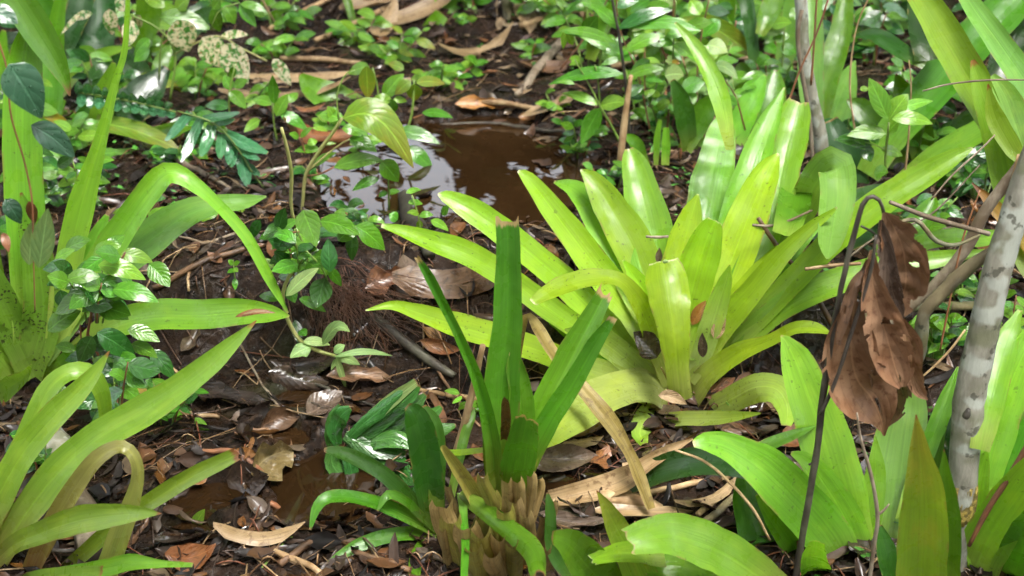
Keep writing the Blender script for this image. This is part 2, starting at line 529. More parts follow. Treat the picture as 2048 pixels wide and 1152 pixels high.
def tube_vf(pos, rad, k=8, lump=0.0):
    pos = np.asarray(pos); n = len(pos)
    T = np.gradient(pos, axis=0); T /= np.linalg.norm(T, axis=1, keepdims=True) + 1e-12
    ref = np.array([.3, 1, .2]); V = []; UV = []
    sd = random.random() * 50
    for i in range(n):
        a = np.cross(T[i], ref); a /= np.linalg.norm(a) + 1e-9; b = np.cross(T[i], a)
        for j in range(k):
            t = 2 * math.pi * j / k
            r = rad[i] * (1 + lump * float(vn(i * .45 + sd, j * .7, 41)) * 2)
            V.append(pos[i] + (a * math.cos(t) + b * math.sin(t)) * r); UV.append((j / k, i / max(1, n - 1)))
    F = [(i * k + j, i * k + (j + 1) % k, (i + 1) * k + (j + 1) % k, (i + 1) * k + j) for i in range(n - 1) for j in range(k)]
    F.append(tuple(range(k - 1, -1, -1))); F.append(tuple((n - 1) * k + j for j in range(k)))
    return V, F, UV


def rod(pts, Yb, dY, mat, root=None, name='stem', k=7, lump=.12, n=None, ground=False, lift=.004, label=None):
    """pts = (px, py, thickness in px); ground=True lays it on the terrain"""
    L = sum(math.hypot(b[0] - a[0], b[1] - a[1]) for a, b in zip(pts, pts[1:]))
    n = n or int(max(6, min(50, L / 14)))
    c = catmull(pts, n); v = np.linspace(0, 1, n)
    if ground:
        g0, g1 = G(*pts[0][:2]), G(*pts[-1][:2])
        pos = np.array([g0 + (g1 - g0) * t for t in v])
        mids = np.array([G(a, b) for a, b in c[:, :2]])
        pos = .55 * mids + .45 * pos
        pos[:, 2] = np.maximum(pos[:, 2], H(pos[:, 0], pos[:, 1]) - .002)
        ker = np.convolve(np.pad(pos[:, 2], 2, mode='edge'), np.ones(5) / 5, 'valid'); pos[:, 2] = ker
        rad = np.maximum(c[:, 2], 1.2) * mpp(pos) / 2
        pos[:, 2] += rad * .7 + lift
    else:
        pos = P(c[:, 0], c[:, 1], Yb + dY * v)
        rad = np.maximum(c[:, 2], 1.2) * mpp(pos) / 2
    V, F, UV = tube_vf(pos, rad, k, lump)
    o = mesh(name, V, F, M.get(mat) or DM.get(mat), parent=root, uv=UV, loc=(pos[0] if root is None else None))
    if label: o['label'] = label
    return o


def gY(px, py): return float(G(px, py)[1])


# ================================================================== SETTING
def axis(lo, hi, step, far):
    d = np.arange(lo, hi + 1e-6, step)
    k = np.array([.05, .15, .35, .8, 1.6, 3, 6, 12, 24, far])
    return np.concatenate([lo - k[::-1], d, hi + k])


q = NT('wet_mud')
obj = q.n('TexCoord').outputs['Object']
n1 = q.noise(obj, 9.0, 5.0, .6); n2 = q.noise(obj, 60.0, 5.0, .65); n3 = q.noise(obj, 3.0, 3.0)
c = q.mix(q.ramp(n1, .35, .65), (.006, .0032, .0018), (.018, .009, .0045))
c = q.mix(q.ramp(n2, .5, .68), c, (.038, .022, .012))
c = q.mix(q.ramp(n3, .55, .68, 0, .5), c, (.030, .034, .012))
q.put(q.b.inputs['Base Color'], c)
q.put(q.b.inputs['Roughness'], q.ramp(q.noise(obj, 55.0, 4.0), .40, .56, .12, .9))
q.b.inputs['Specular IOR Level'].default_value = .22
q.put(q.b.inputs['Normal'], q.bump(n2, .9, .006, q.bump(q.noise(obj, 170.0, 3.0), .6, .002)))
xs = axis(-2.3, 2.3, .0125, 45); ys = axis(1.55, 6.4, .0125, 45)
X, Y = np.meshgrid(xs, ys)
Z = H(X, Y)
V = np.stack([X, Y, Z], -1).reshape(-1, 3)
g = mesh('ground', V, grid_faces(len(ys), len(xs)), q.m)
tag(g, 'wet dark brown forest floor of mud and rotting leaves', None, None, 'structure')

q = NT('muddy_water')
obj = q.n('TexCoord').outputs['Object']
n1 = q.noise(obj, 4.0, 3.0)
q.put(q.b.inputs['Base Color'], q.mix(q.ramp(n1, .35, .65), (.017, .0085, .003), (.027, .0135, .005)))
q.b.inputs['Roughness'].default_value = .0
q.b.inputs['IOR'].default_value = 1.33
q.put(q.b.inputs['Normal'], q.bump(q.noise(obj, 14.0, 2.0), .03, .008))
WATER = q.m
for i, ((cx, cy), rx, ry, z) in enumerate(POOLS):
    t = np.linspace(0, 2 * np.pi, 64, endpoint=False)
    V = np.vstack([[[cx, cy, z]], np.stack([cx + 1.3 * rx * np.cos(t), cy + 1.3 * ry * np.sin(t), 0 * t + z], -1)])
    o = mesh('puddle_water', V, [(0, k + 1, (k + 1) % 64 + 1) for k in range(64)], WATER)
    tag(o, ['large brown muddy puddle in the middle of the clearing', 'small brown puddle beside the wet dark fern',
            'little pool behind the cut stump plant', 'shallow film of water over the sunken leaves',
            'narrow water film added below the black leaf for mud glints', 'water film added at the foot of the reddish arching leaf for mud glints', 'water film added in the hollow under the bank for mud glints'][i], None, None, 'structure')


def dead_shape(kind, L, W, seed):
    """local vertices of one fallen leaf lying along +x"""
    r = random.Random(seed)
    n, m = (9, 5)
    V = []; UV = []
    curl = r.uniform(-.12, .5); roll = r.uniform(-.35, .55); bend = r.uniform(-.2, .2); tw = r.uniform(-.5, .5)
    notch = r.uniform(0, 1)
    for i in range(n):
        v = i / (n - 1)
        if kind == 'strip': pr = min(1, (v * 6 + .35)) * min(1, ((1 - v) * 4 + .08))
        else: pr = max(.02, math.sin(math.pi * v ** .85)) ** .8
        for j in range(m):
            u = j / (m - 1) * 2 - 1
            y = u * W * .5 * pr * (1 + .18 * float(vn(seed + v * 6, u * 3, 51)))
            if notch > .6 and j in (0, m - 1) and 3 < i < 6: y *= .55
            z = roll * W * u * u * .8 * pr + curl * L * (v - .5) ** 2 * 1.6 + .10 * W * float(vn(seed + v * 7, u * 2 + seed, 52))
            a = tw * (v - .5)
            V.append(((v - .5) * L, y * math.cos(a) - z * math.sin(a) + bend * L * (v - .5) ** 2 * 2, y * math.sin(a) + z * math.cos(a) + .004))
            UV.append(((u + 1) / 2, v))
    return np.array(V), grid_faces(n, m), UV


def nrm(x, y, e=.03):
    a = (H(x + e, y) - H(x - e, y)) / (2 * e); b = (H(x, y + e) - H(x, y - e)) / (2 * e)
    v = Vector((-float(a), -float(b), 1)); return v.normalized()


def wet_pool(x, y):
    return min(float(pool_d(i, x, y)) for i in range(len(POOLS)))


# ---- leaf litter, one mass of scraps nobody could count
lm = NT('litter')
at = lm.n('VertexColor'); at.layer_name = 'Col'
ob = lm.n('TexCoord').outputs['Object']
nn1 = lm.noise(ob, 45.0, 4.0)
cc = lm.mix(lm.ramp(nn1, .4, .7, 0, .6), at.outputs[0], lm.mix(1.0, at.outputs[0], (.4, .36, .32), 'MULTIPLY'))
lm.put(lm.b.inputs['Base Color'], cc)
lm.put(lm.b.inputs['Roughness'], lm.ramp(lm.noise(ob, 16.0, 3.0), .36, .62, .16, .75))
lm.b.inputs['Specular IOR Level'].default_value = .4
lm.b.inputs['Coat Weight'].default_value = .18
lm.put(lm.b.inputs['Normal'], lm.bump(nn1, .5, .004))
PAL = [(.10, .05, .025), (.16, .08, .035), (.24, .10, .03), (.06, .035, .022), (.03, .02, .015), (.20, .14, .08), (.32, .22, .12), (.40, .29, .17), (.13, .09, .06), (.30, .13, .03)]


def litter(name, count, seed, sel, Lr, far_bias, label):
    r = random.Random(seed)
    protos = [dead_shape('strip' if k % 3 == 0 else 'leaf', 1, .16 if k % 3 == 0 else .48, k + seed) for k in range(18)]
    VV = []; FF = []; CC = []; b = 0; made = 0; tries = 0
    while made < count and tries < count * 12:
        tries += 1
        y = r.uniform(1.7, 6.2) if r.random() < far_bias else r.uniform(1.7, 4.0)
        x = r.uniform(-1, 1) * (.48 * y + .25)
        d = wet_pool(x, y)
        if d < .98 and r.random() < (.985 if d < .72 else .80): continue
        if -.95 < x < .05 and 2.42 < y < 2.98 and r.random() < .6: continue
        if vn(x * 2.6, y * 2.6, 77) < -.12 and r.random() < .55: continue
        f = min(1, max(0, (y - 3.6) / 1.0))
        w = [3, 3, 1.6, 4, 5 - 4 * f, 1 + f, .5 + 2.2 * f, .25 + 2.5 * f, 2, .8]
        pi_ = r.choices(range(10), w)[0]
        k = r.randrange(18)
        v, fc, _ = protos[k]
        L = (Lr[0] + (Lr[1] - Lr[0]) * r.random() ** 1.5) * (1.5 if k % 3 == 0 else 1)
        a = r.uniform(0, 2 * math.pi)
        if k % 3 == 0 and f > .5: a = r.gauss(.3, .5)
        n = nrm(x, y)
        tz = Vector((r.gauss(0, .22), r.gauss(0, .22), 0)) + n; tz.normalize()
        ax = Vector((math.cos(a), math.sin(a), 0)); ay = tz.cross(ax).normalized(); ax = ay.cross(tz)
        Mx = np.array([ax, ay, tz]).T * L
        pz = float(H(x, y))
        if d < 1.05: pz = max(pz, (POOLS[0][3] if y > 3 else POOLS[1][3]) - .004)
        VV.append(v @ Mx.T + np.array([x, y, pz + r.uniform(-.003, .012)]))
        FF += [tuple(i + b for i in q4) for q4 in fc]; b += len(v)
        cj = np.array(PAL[pi_]) * (r.uniform(.22, .8) if y > 3.3 else r.uniform(.12, .62))
        CC.append(np.tile(cj, (len(v), 1))); made += 1
    o = mesh(name, np.vstack(VV), FF, lm.m, col=np.vstack(CC))
    return tag(o, label, None, None, 'stuff')


litter('leaf_litter', 11500, 3, None, (.012, .085), .72, 'mass of small brown scraps of fallen leaves over the mud')
# fine twigs and root fibres in the mud
r = random.Random(11); VV = []; FF = []; CC = []; b = 0
for _ in range(3800):
    y = r.uniform(1.75, 5.6); x = r.uniform(-1, 1) * (.45 * y + .2)
    if wet_pool(x, y) < 1.05: continue
    L = .02 + .2 * r.random() ** 2; a = r.uniform(0, 6.28); rad = r.uniform(.0006, .0022)
    t = np.linspace(0, 1, 5); cv = r.uniform(-.25, .25)
    xx = x + L * t * math.cos(a) - cv * L * t * t * math.sin(a); yy = y + L * t * math.sin(a) + cv * L * t * t * math.cos(a)
    zz = H(xx, yy) + rad + .004 + r.uniform(0, .018) * np.sin(t * 3.1)
    v, f, _u = tube_vf(np.stack([xx, yy, zz], -1), [rad] * 5, 4)
    VV.append(np.array(v)); FF += [tuple(i + b for i in q4) for q4 in f]; b += len(v)
    CC.append(np.tile(np.array(r.choice([(.10, .05, .025), (.22, .13, .06), (.05, .03, .02), (.34, .23, .12), (.16, .06, .03)])) * r.uniform(.6, 1.2), (len(v), 1)))
tag(mesh('twig_litter', np.vstack(VV), FF, lm.m, col=np.vstack(CC)), 'mass of fine twigs and root fibres scattered over the mud', None, None, 'stuff')
# moss and tiny seedlings
r = random.Random(5); VV = []; FF = []; CC = []; b = 0
for _ in range(520):
    y = r.uniform(1.8, 5.6); x = r.uniform(-1, 1) * (.45 * y + .2)
    if wet_pool(x, y) < 1.1 or vn(x * 2.2, y * 2.2, 71) < .0: continue
    z = float(H(x, y))
    for k in range(r.randint(3, 6)):
        a = r.uniform(0, 6.28); L = r.uniform(.008, .026); hh = r.uniform(.006, .05)
        c0 = np.array([x + r.gauss(0, .012), y + r.gauss(0, .012), z + hh]); d1 = np.array([math.cos(a), math.sin(a), .25]) * L; d2 = np.array([-math.sin(a), math.cos(a), .1]) * L * .32
        v = [c0, c0 + d1 * .5 + d2, c0 + d1, c0 + d1 * .5 - d2]
        VV.append(np.array(v)); FF.append((b, b + 1, b + 2, b + 3)); b += 4
        CC.append(np.tile(np.array((.06, .20, .03)) * r.uniform(.5, 1.5), (4, 1)))
tag(mesh('seedling_cover', np.vstack(VV), FF, lm.m, col=np.vstack(CC)), 'thin scatter of tiny green seedlings over the mud', None, None, 'stuff')

# unseen forest, dark in the puddle, with an added ring blocking low sky
r = random.Random(21); VV = []; FF = []; CC = []; b = 0
hole = []  # openings shaped so bright sky mirrors as glints in the puddle
for (hx, hy, hr) in ((690, 392, .50), (735, 352, .30), (745, 430, .38), (865, 300, .12), (1090, 348, .10), (790, 366, .16), (700, 330, .2), (660, 440, .3), (1000, 400, .06), (880, 335, .07)):
    f0 = flat(hx, hy, 0); rr = ray(hx, hy); hole.append((f0, rr, hr))
for k_ in range(22000):
    y = r.uniform(6.6, 9.4); x = r.uniform(-6, 6); z = 6.5 * r.random() ** .8
    if k_ > 9000:  # ring added on all sides to cut light from the low sky
        a = r.uniform(0, 6.28); q_ = r.uniform(7.5, 11); x = q_ * math.sin(a); y = 2.8 + q_ * math.cos(a)
        if y > 6 and abs(x) < 6: continue
    skip = False; nearh = False
    for f0, rr, hr in (hole if k_ <= 9000 else ()):
        t = (y - f0[1]) / rr[1]; hx, hz = f0[0] + rr[0] * t, -rr[2] * t
        dd = math.hypot(x - hx, z - hz)
        if dd < hr * 1.5: nearh = True
        if dd < hr * 1.15 and float(vn(x * 3.6, z * 3.6, 91)) > .13: skip = True; break
    if skip: continue
    a = r.uniform(0, 6.28); e = r.uniform(-1.2, 1.2); L = r.uniform(.05, .13) if nearh else r.uniform(.18, .42)
    d1 = np.array([math.cos(a) * math.cos(e), math.sin(a) * math.cos(e) * .5, math.sin(e)]) * L
    d2 = np.cross(d1, [r.uniform(-.4, .4), 1, r.uniform(-.4, .4)]) * .34
    c0 = np.array([x, y, z])
    v = [c0 - d1, c0 - d1 * .3 + d2, c0 + d1 * .4 + d2 * .8, c0 + d1, c0 + d1 * .4 - d2 * .8, c0 - d1 * .3 - d2]
    VV.append(np.array(v)); FF.append(tuple(range(b, b + 6))); b += 6
    CC.append(np.tile(np.array((.022, .045, .010)) * r.uniform(.4, 1.6), (6, 1)))
tag(mesh('unseen_forest_foliage', np.vstack(VV), FF, lm.m, col=np.vstack(CC)), 'unseen mass of dark forest leaves round the clearing, added to screen the sky', None, None, 'stuff')


# unseen crowns added overhead to shade the clearing and leave gaps of white sky
r = random.Random(33); VV = []; FF = []; CC = []; b = 0
sc0 = np.array([.1, 2.9, .3]); sdir = np.array(sd)
for _ in range(CANOPY_N):
    x = r.uniform(-9, 9); y = r.uniform(-6, 10); z = r.uniform(4.5, 8.5)
    if vn(x * .9, y * .9, 61) + .5 * vn(x * 2.3, y * 2.3, 62) < -.16: continue
    c0 = np.array([x, y, z]); k = (z - sc0[2]) / sdir[2]
    if math.hypot(*(c0 - sc0 - sdir * k)[:2]) < 1.5: continue  # opening shaped round the sun's path so its light reaches the plants
    a = r.uniform(0, 6.28); L = r.uniform(.25, .55)
    d1 = np.array([math.cos(a), math.sin(a), r.uniform(-.5, .5)]) * L
    d2 = np.cross(d1, [r.uniform(-.5, .5), r.uniform(-.5, .5), 1]) * .36
    VV.append(np.array([c0 - d1, c0 - d1 * .3 + d2, c0 + d1 * .4 + d2 * .8, c0 + d1, c0 + d1 * .4 - d2 * .8, c0 - d1 * .3 - d2])); FF.append(tuple(range(b, b + 6))); b += 6
    CC.append(np.tile(np.array((.05, .11, .02)) * r.uniform(.5, 1.5), (6, 1)))
tag(mesh('unseen_canopy', np.vstack(VV), FF, lm.m, col=np.vstack(CC)), 'unseen mass of crown leaves added high over the clearing to shade it', None, None, 'stuff')


# ================================================================== LARGE STRAP-LEAVED PLANTS
def plant(name, base, label, cat, leaves, group=None, Y=None, wf=1.0):
    """leaves: (material, depth change, [points], {options})"""
    if Y is None:
        loc = G(*base); Yb = float(loc[1])
    else:
        Yb = Y; p = P(base[0], base[1], Y); loc = np.array([p[0], p[1], float(H(p[0], p[1]))])
    root = thing(name, loc, label, cat, group)
    for lf in leaves:
        kw = lf[3] if len(lf) > 3 else {}
        blade([(a, b, c * wf) for a, b, c in lf[2]], Yb, lf[1], lf[0], root, **kw)
    return root, Yb


# main bright bromeliad
A_LEAVES = [
    ('lime', .10, [(1330, 775, 45), (1250, 690, 60), (1150, 585, 66), (1040, 490, 64), (965, 435, 58), (912, 403, 42), (885, 391, 22), (876, 388, 6)]),
    ('lime', -.02, [(1300, 765, 40), (1210, 695, 50), (1100, 618, 55), (1015, 556, 54), (935, 508, 56), (862, 481, 48), (805, 462, 28), (763, 451, 10)], dict(wave=.09)),
    ('lime', -.14, [(1290, 800, 30), (1190, 752, 45), (1090, 705, 58), (1000, 675, 62), (905, 648, 55), (835, 624, 36), (785, 611, 22), (731, 621, 3)]),
    ('lime', -.24, [(1340, 770, 40), (1312, 690, 48), (1280, 610, 46), (1240, 561, 34), (1186, 556, 42), (1130, 570, 44), (1088, 590, 34), (1066, 606, 20)], dict(up=.8)),
    ('lime', .12, [(1315, 715, 45), (1262, 625, 66), (1192, 533, 72), (1132, 455, 60), (1082, 388, 45), (1052, 353, 28), (1036, 342, 6)]),
    ('lime', .20, [(1330, 700, 50), (1302, 585, 82), (1262, 485, 95), (1212, 400, 70), (1182, 357, 38), (1161, 339, 4)]),
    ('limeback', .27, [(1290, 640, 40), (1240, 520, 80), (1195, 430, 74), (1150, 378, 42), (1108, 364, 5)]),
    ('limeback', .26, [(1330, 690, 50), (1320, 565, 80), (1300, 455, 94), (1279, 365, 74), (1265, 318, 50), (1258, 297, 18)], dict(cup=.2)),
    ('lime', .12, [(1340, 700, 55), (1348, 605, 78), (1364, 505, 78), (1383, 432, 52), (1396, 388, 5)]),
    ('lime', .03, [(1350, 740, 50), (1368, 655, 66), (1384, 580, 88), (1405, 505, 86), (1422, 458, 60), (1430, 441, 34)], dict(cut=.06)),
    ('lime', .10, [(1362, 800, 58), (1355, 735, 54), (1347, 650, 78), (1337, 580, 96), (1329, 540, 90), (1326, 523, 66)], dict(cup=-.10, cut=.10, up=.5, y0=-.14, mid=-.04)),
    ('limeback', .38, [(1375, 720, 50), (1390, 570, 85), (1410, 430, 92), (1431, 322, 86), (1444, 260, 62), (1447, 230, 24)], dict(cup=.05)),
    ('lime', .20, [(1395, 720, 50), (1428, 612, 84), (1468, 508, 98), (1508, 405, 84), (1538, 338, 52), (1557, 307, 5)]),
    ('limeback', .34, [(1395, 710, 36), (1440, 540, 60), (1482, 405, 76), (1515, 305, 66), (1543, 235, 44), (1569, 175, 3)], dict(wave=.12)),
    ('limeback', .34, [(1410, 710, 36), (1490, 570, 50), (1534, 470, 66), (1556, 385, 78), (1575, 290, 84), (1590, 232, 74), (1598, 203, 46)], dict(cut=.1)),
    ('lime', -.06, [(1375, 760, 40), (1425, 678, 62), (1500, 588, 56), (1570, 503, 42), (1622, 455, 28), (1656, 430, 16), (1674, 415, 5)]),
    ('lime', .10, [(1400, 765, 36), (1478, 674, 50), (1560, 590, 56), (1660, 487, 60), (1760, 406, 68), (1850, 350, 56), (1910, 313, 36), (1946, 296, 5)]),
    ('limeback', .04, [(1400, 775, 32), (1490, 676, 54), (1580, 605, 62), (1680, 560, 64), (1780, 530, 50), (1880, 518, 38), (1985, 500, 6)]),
    ('lime', -.26, [(1380, 800, 52), (1420, 748, 54), (1480, 706, 44), (1540, 681, 30), (1588, 657, 27), (1630, 656, 25), (1665, 669, 3)], dict(up=.8)),
    ('limepale', -.46, [(1345, 800, 50), (1300, 772, 70), (1255, 772, 74), (1195, 793, 88), (1138, 832, 86), (1092, 874, 52), (1065, 904, 5)], dict(up=1.2, cup=-.12)),
    ('limepale', -.28, [(1390, 830, 44), (1450, 805, 60), (1510, 775, 66), (1555, 780, 66), (1575, 815, 52), (1572, 852, 22)], dict(up=.4, cup=-.12)),
    ('limepale', -.34, [(1250, 836, 22), (1300, 842, 34), (1380, 838, 34), (1450, 836, 30), (1522, 827, 4)], dict(up=.9)),
    ('limepale', -.2, [(1340, 805, 40), (1300, 830, 58), (1280, 862, 44), (1288, 888, 18)], dict(cup=-.12)),
    ('limeback', -.1, [(1300, 780, 40), (1230, 745, 60), (1170, 725, 58), (1120, 722, 30)]),
    ('green', .02, [(1200, 720, 50), (1150, 660, 60), (1112, 630, 50), (1100, 610, 30)], dict(cut=.1)),
    ('green', .22, [(1440, 720, 50), (1480, 610, 78), (1512, 510, 72), (1522, 442, 50), (1527, 405, 8)]),
    ('limeback', .30, [(1440, 700, 20), (1520, 592, 28), (1600, 492, 25), (1682, 402, 4)]),
    ('sheen', -.58, [(1440, 690, 40), (1530, 560, 50), (1590, 450, 60), (1635, 360, 74), (1668, 331, 82), (1676, 380, 82), (1669, 440, 76), (1660, 492, 52), (1655, 518, 6)], dict(y0=.42, p=1.6, up=.35)),
    ('limeback', .36, [(1460, 300, 20), (1443, 205, 44), (1416, 134, 38), (1385, 85, 28), (1350, 45, 6)], dict(p=.5)),
    ('lime', .02, [(1348, 750, 40), (1326, 660, 50), (1294, 592, 50), (1266, 548, 30), (1246, 520, 4)]),
    ('lime', .05, [(1395, 740, 40), (1448, 640, 54), (1500, 566, 46), (1536, 520, 26), (1556, 490, 4)]),
    ('limepale', -.05, [(1385, 760, 44), (1412, 680, 54), (1436, 610, 50), (1452, 560, 30), (1460, 530, 4)]),
    ('limepale', -.10, [(1330, 790, 44), (1270, 735, 56), (1215, 690, 58), (1170, 668, 44), (1130, 660, 5)]),
    ('limepale', -.16, [(1335, 800, 46), (1265, 775, 60), (1200, 745, 60), (1150, 735, 46), (1120, 742, 6)]),
    ('green', .30, [(1570, 470, 60), (1590, 400, 76), (1600, 350, 50)], dict(cut=.2)),
]
mainb, YA = plant('bromeliad', (1365, 800), 'large bright lime bromeliad with a wide open rosette beside the puddle', 'bromeliad', A_LEAVES, wf=.88)
rod([(1326, 524, 5), (1330, 523, 8), (1336, 523, 5)], YA - .045, 0, 'palegreen', mainb, 'torn_edge')

# cut-back bromeliad in the front
gB = G(1010, 1110); YB = float(gB[1])
cutb = thing('cut_bromeliad', gB, 'dark green cut back bromeliad standing on a stump of tan dry sheaths', 'bromeliad')
B_LEAVES = [
    ('cutgreen', .05, [(1003, 985, 50), (998, 890, 66), (1002, 800, 74), (1010, 700, 66), (1016, 600, 56), (1016, 500, 50), (1014, 436, 44)], dict(cut=.35, fold=.22, cup=.05, wave=.09)),
    ('cutgreen', .02, [(1030, 980, 44), (1040, 880, 60), (1042, 800, 52), (1030, 730, 36), (1026, 702, 14)], dict(cut=.3)),
    ('cutgreen', -.06, [(990, 1000, 28), (985, 900, 34), (962, 785, 26), (918, 675, 20), (882, 602, 19), (856, 552, 20), (832, 514, 10)], dict(fold=.4, cut=.5)),
    ('cutgreen', .06, [(1030, 980, 40), (1075, 855, 58), (1122, 755, 60), (1172, 660, 52), (1212, 584, 32)], dict(fold=.15, cut=.6)),
    ('cutgreen', -.05, [(1040, 970, 34), (1085, 865, 44), (1140, 775, 42), (1190, 690, 32), (1226, 636, 16)], dict(cut=.4)),
    ('cutgreen', -.09, [(1020, 1000, 60), (1036, 930, 66), (1048, 868, 60), (1054, 838, 46)], dict(cut=.5)),
    ('green', -.27, [(922, 985, 24), (965, 1015, 36), (1025, 1062, 42), (1066, 1102, 44), (1077, 1150, 30)], dict(cut=.4, up=.6, cup=-.3, wave=.04)),
    ('green', -.25, [(924, 985, 22), (928, 1035, 15), (931, 1085, 17), (928, 1160, 14)], dict(cut=.2)),
    ('rot', -.06, [(970, 1030, 40), (935, 970, 32), (905, 925, 24), (884, 893, 12)], dict(cup=.5)),
    ('rust', -.10, [(1008, 880, 14), (1012, 840, 20), (1010, 800, 14), (1008, 794, 4)], dict(cup=.3, label='shrivelled red brown leaf scrap', name='dried_leaf')),
]
for lf in B_LEAVES:
    blade(lf[2], YB, lf[1], lf[0], cutb, **(lf[3] if len(lf) > 3 else {}))
stump_pts = [(990, 1185, 150), (992, 1120, 140), (1000, 1060, 112), (1008, 1005, 84), (1010, 965, 58), (1008, 930, 40)]
rod(stump_pts, YB + .02, 0, 'rot', cutb, 'stump', k=18, lump=.16)
r = random.Random(77)
# dry cut sheaths round the stump: (base, tip, width, depth)
for bx, by, tx, ty, ww, dy, mt in ((925, 1165, 884, 1012, 56, -.05, 'sheath'), (935, 1180, 902, 1040, 52, -.10, 'rot'), (950, 1185, 932, 1052, 60, -.12, 'sheath'), (985, 1185, 962, 1068, 58, -.13, 'rot'),
                                  (1010, 1185, 1000, 1075, 50, -.13, 'sheath'), (1025, 1170, 1012, 1022, 44, -.10, 'rot'), (1035, 1130, 1030, 1002, 36, -.09, 'sheath'), (1040, 1100, 1062, 950, 24, -.05, 'sheath'), (1030, 1080, 1034, 962, 30, -.09, 'sheath'),
                                  (1050, 1150, 1052, 1030, 34, -.11, 'sheath'), (1055, 1160, 1086, 1032, 24, -.07, 'sheath'), (1065, 1150, 1106, 1002, 15, -.03, 'sheath'), (1050, 1185, 1116, 1066, 34, -.07, 'sheath'),
                                  (995, 1060, 966, 952, 28, -.08, 'rot'), (1012, 1050, 1014, 962, 28, -.10, 'sheath'), (1000, 1190, 985, 1110, 44, -.18, 'sheath'), (1020, 1190, 1026, 1090, 36, -.17, 'rot'),
                                  (895, 1185, 886, 1060, 20, -.10, 'sheath'), (925, 1100, 896, 972, 17, -.03, 'sheath'), (1050, 1080, 1080, 958, 16, .0, 'sheath'), (960, 1190, 948, 1100, 46, -.17, 'rot'), (1080, 1180, 1094, 1100, 30, -.1, 'sheath')):
    mxx, myy = (bx + tx) / 2 + 5, (by + ty) / 2
    blade([(bx, by, ww * .95), (mxx, myy, ww), (tx + 3, ty + 16, ww * .92), (tx, ty, ww * .72)], YB, dy, mt, cutb, 'sheath', cup=-.5, cut=.3, p=.8, rows=16, m=11, wave=.08)

# small rosette left of the stump
plant('bromeliad', (878, 1075), 'small glossy green bromeliad pup beside the cut stump plant', 'bromeliad', [
    ('dark', -.05, [(878, 1060, 25), (832, 1012, 32), (772, 952, 32), (712, 917, 30), (672, 903, 24), (648, 900, 8)]),
    ('green', -.12, [(875, 1065, 25), (800, 1025, 30), (722, 998, 26), (662, 994, 27), (634, 1014, 21), (620, 1060, 4)], dict(up=.8)),
    ('dark', .02, [(870, 1055, 40), (860, 985, 58), (850, 905, 62), (838, 852, 55), (826, 824, 40), (814, 812, 14)]),
    ('dark', .06, [(872, 1020, 30), (872, 905, 40), (858, 842, 42), (846, 812, 12)]),
    ('green', -.10, [(875, 1070, 25), (800, 1068, 28), (732, 1085, 28), (687, 1107, 20), (655, 1126, 4)]),
    ('green', -.14, [(875, 1068, 20), (850, 1090, 30), (832, 1122, 28), (828, 1160, 22)]),
    ('green', -.06, [(858, 1050, 15), (812, 1002, 18), (776, 990, 19), (755, 1022, 4)]),
    ('green', .10, [(900, 1000, 16), (930, 870, 20), (945, 835, 14), (948, 815, 3)]),
    ('lime', .05, [(985, 898, 10), (920, 905, 12), (872, 905, 9), (853, 920, 2)]),
], Y=YB + .04)

# spotted bromeliad at the left edge
E_LEAVES = [
    ('limeback', .12, [(60, 720, 60), (60, 580, 72), (52, 450, 75), (46, 320, 77), (46, 200, 74), (52, 110, 62), (64, 45, 26)], dict(cup=.18)),
    ('limeback', -.06, [(95, 710, 40), (150, 605, 50), (215, 505, 60), (280, 408, 52), (325, 354, 48), (358, 350, 38), (420, 395, 26), (490, 470, 24), (540, 560, 20), (576, 626, 4)], dict(up=.5)),
    ('sheen', .06, [(85, 720, 35), (150, 625, 55), (220, 545, 65), (300, 478, 70), (372, 430, 58), (430, 412, 40), (490, 405, 30), (533, 393, 4)], dict(up=.9)),
    ('limeback', -.20, [(130, 712, 20), (172, 682, 36), (232, 648, 55), (310, 630, 62), (400, 630, 60), (480, 624, 56), (540, 627, 38), (579, 632, 4)], dict(up=.2)),
    ('limeback', .02, [(115, 680, 50), (140, 510, 55), (170, 385, 48), (203, 275, 26), (232, 160, 15), (250, 95, 12), (257, -20, 8)]),
    ('spotted', -.02, [(55, 750, 60), (85, 640, 76), (80, 540, 66), (60, 450, 46), (42, 385, 5)]),
    ('spotted', -.06, [(70, 755, 60), (25, 660, 66), (-20, 560, 60), (-70, 470, 20)]),
    ('spotted', -.12, [(50, 760, 70), (0, 700, 80), (-60, 640, 60), (-110, 600, 20)]),
    ('green', -.10, [(95, 770, 50), (140, 720, 40), (190, 690, 30), (235, 690, 8)]),
    ('limeback', -.28, [(-30, 800, 30), (15, 776, 44), (50, 752, 22), (63, 728, 3)]),
    ('shade', .05, [(150, 690, 20), (220, 720, 36), (300, 770, 30), (370, 830, 10)]),
    ('green', .10, [(30, 760, 40), (-25, 500, 50), (-60, 180, 55), (-40, -60, 60), (25, -10, 64), (76, 66, 62), (112, 124, 44), (134, 172, 16), (140, 192, 3)], dict(p=.3)),
    ('limeback', .10, [(105, 690, 30), (150, 560, 34), (190, 480, 34), (215, 430, 10)]),
]
spotb, YE = plant('bromeliad', (60, 775), 'tall bromeliad with dark spotted leaf bases and an arching leaf', 'bromeliad', E_LEAVES)
oval((470, 634), (552, 626), 12, YE - .235, 'rust', spotb, 'dry_patch', label='long brown torn wound with pale rim')
oval((484, 629), (548, 626), 5, YE - .245, 'straw', spotb, 'dry_patch')

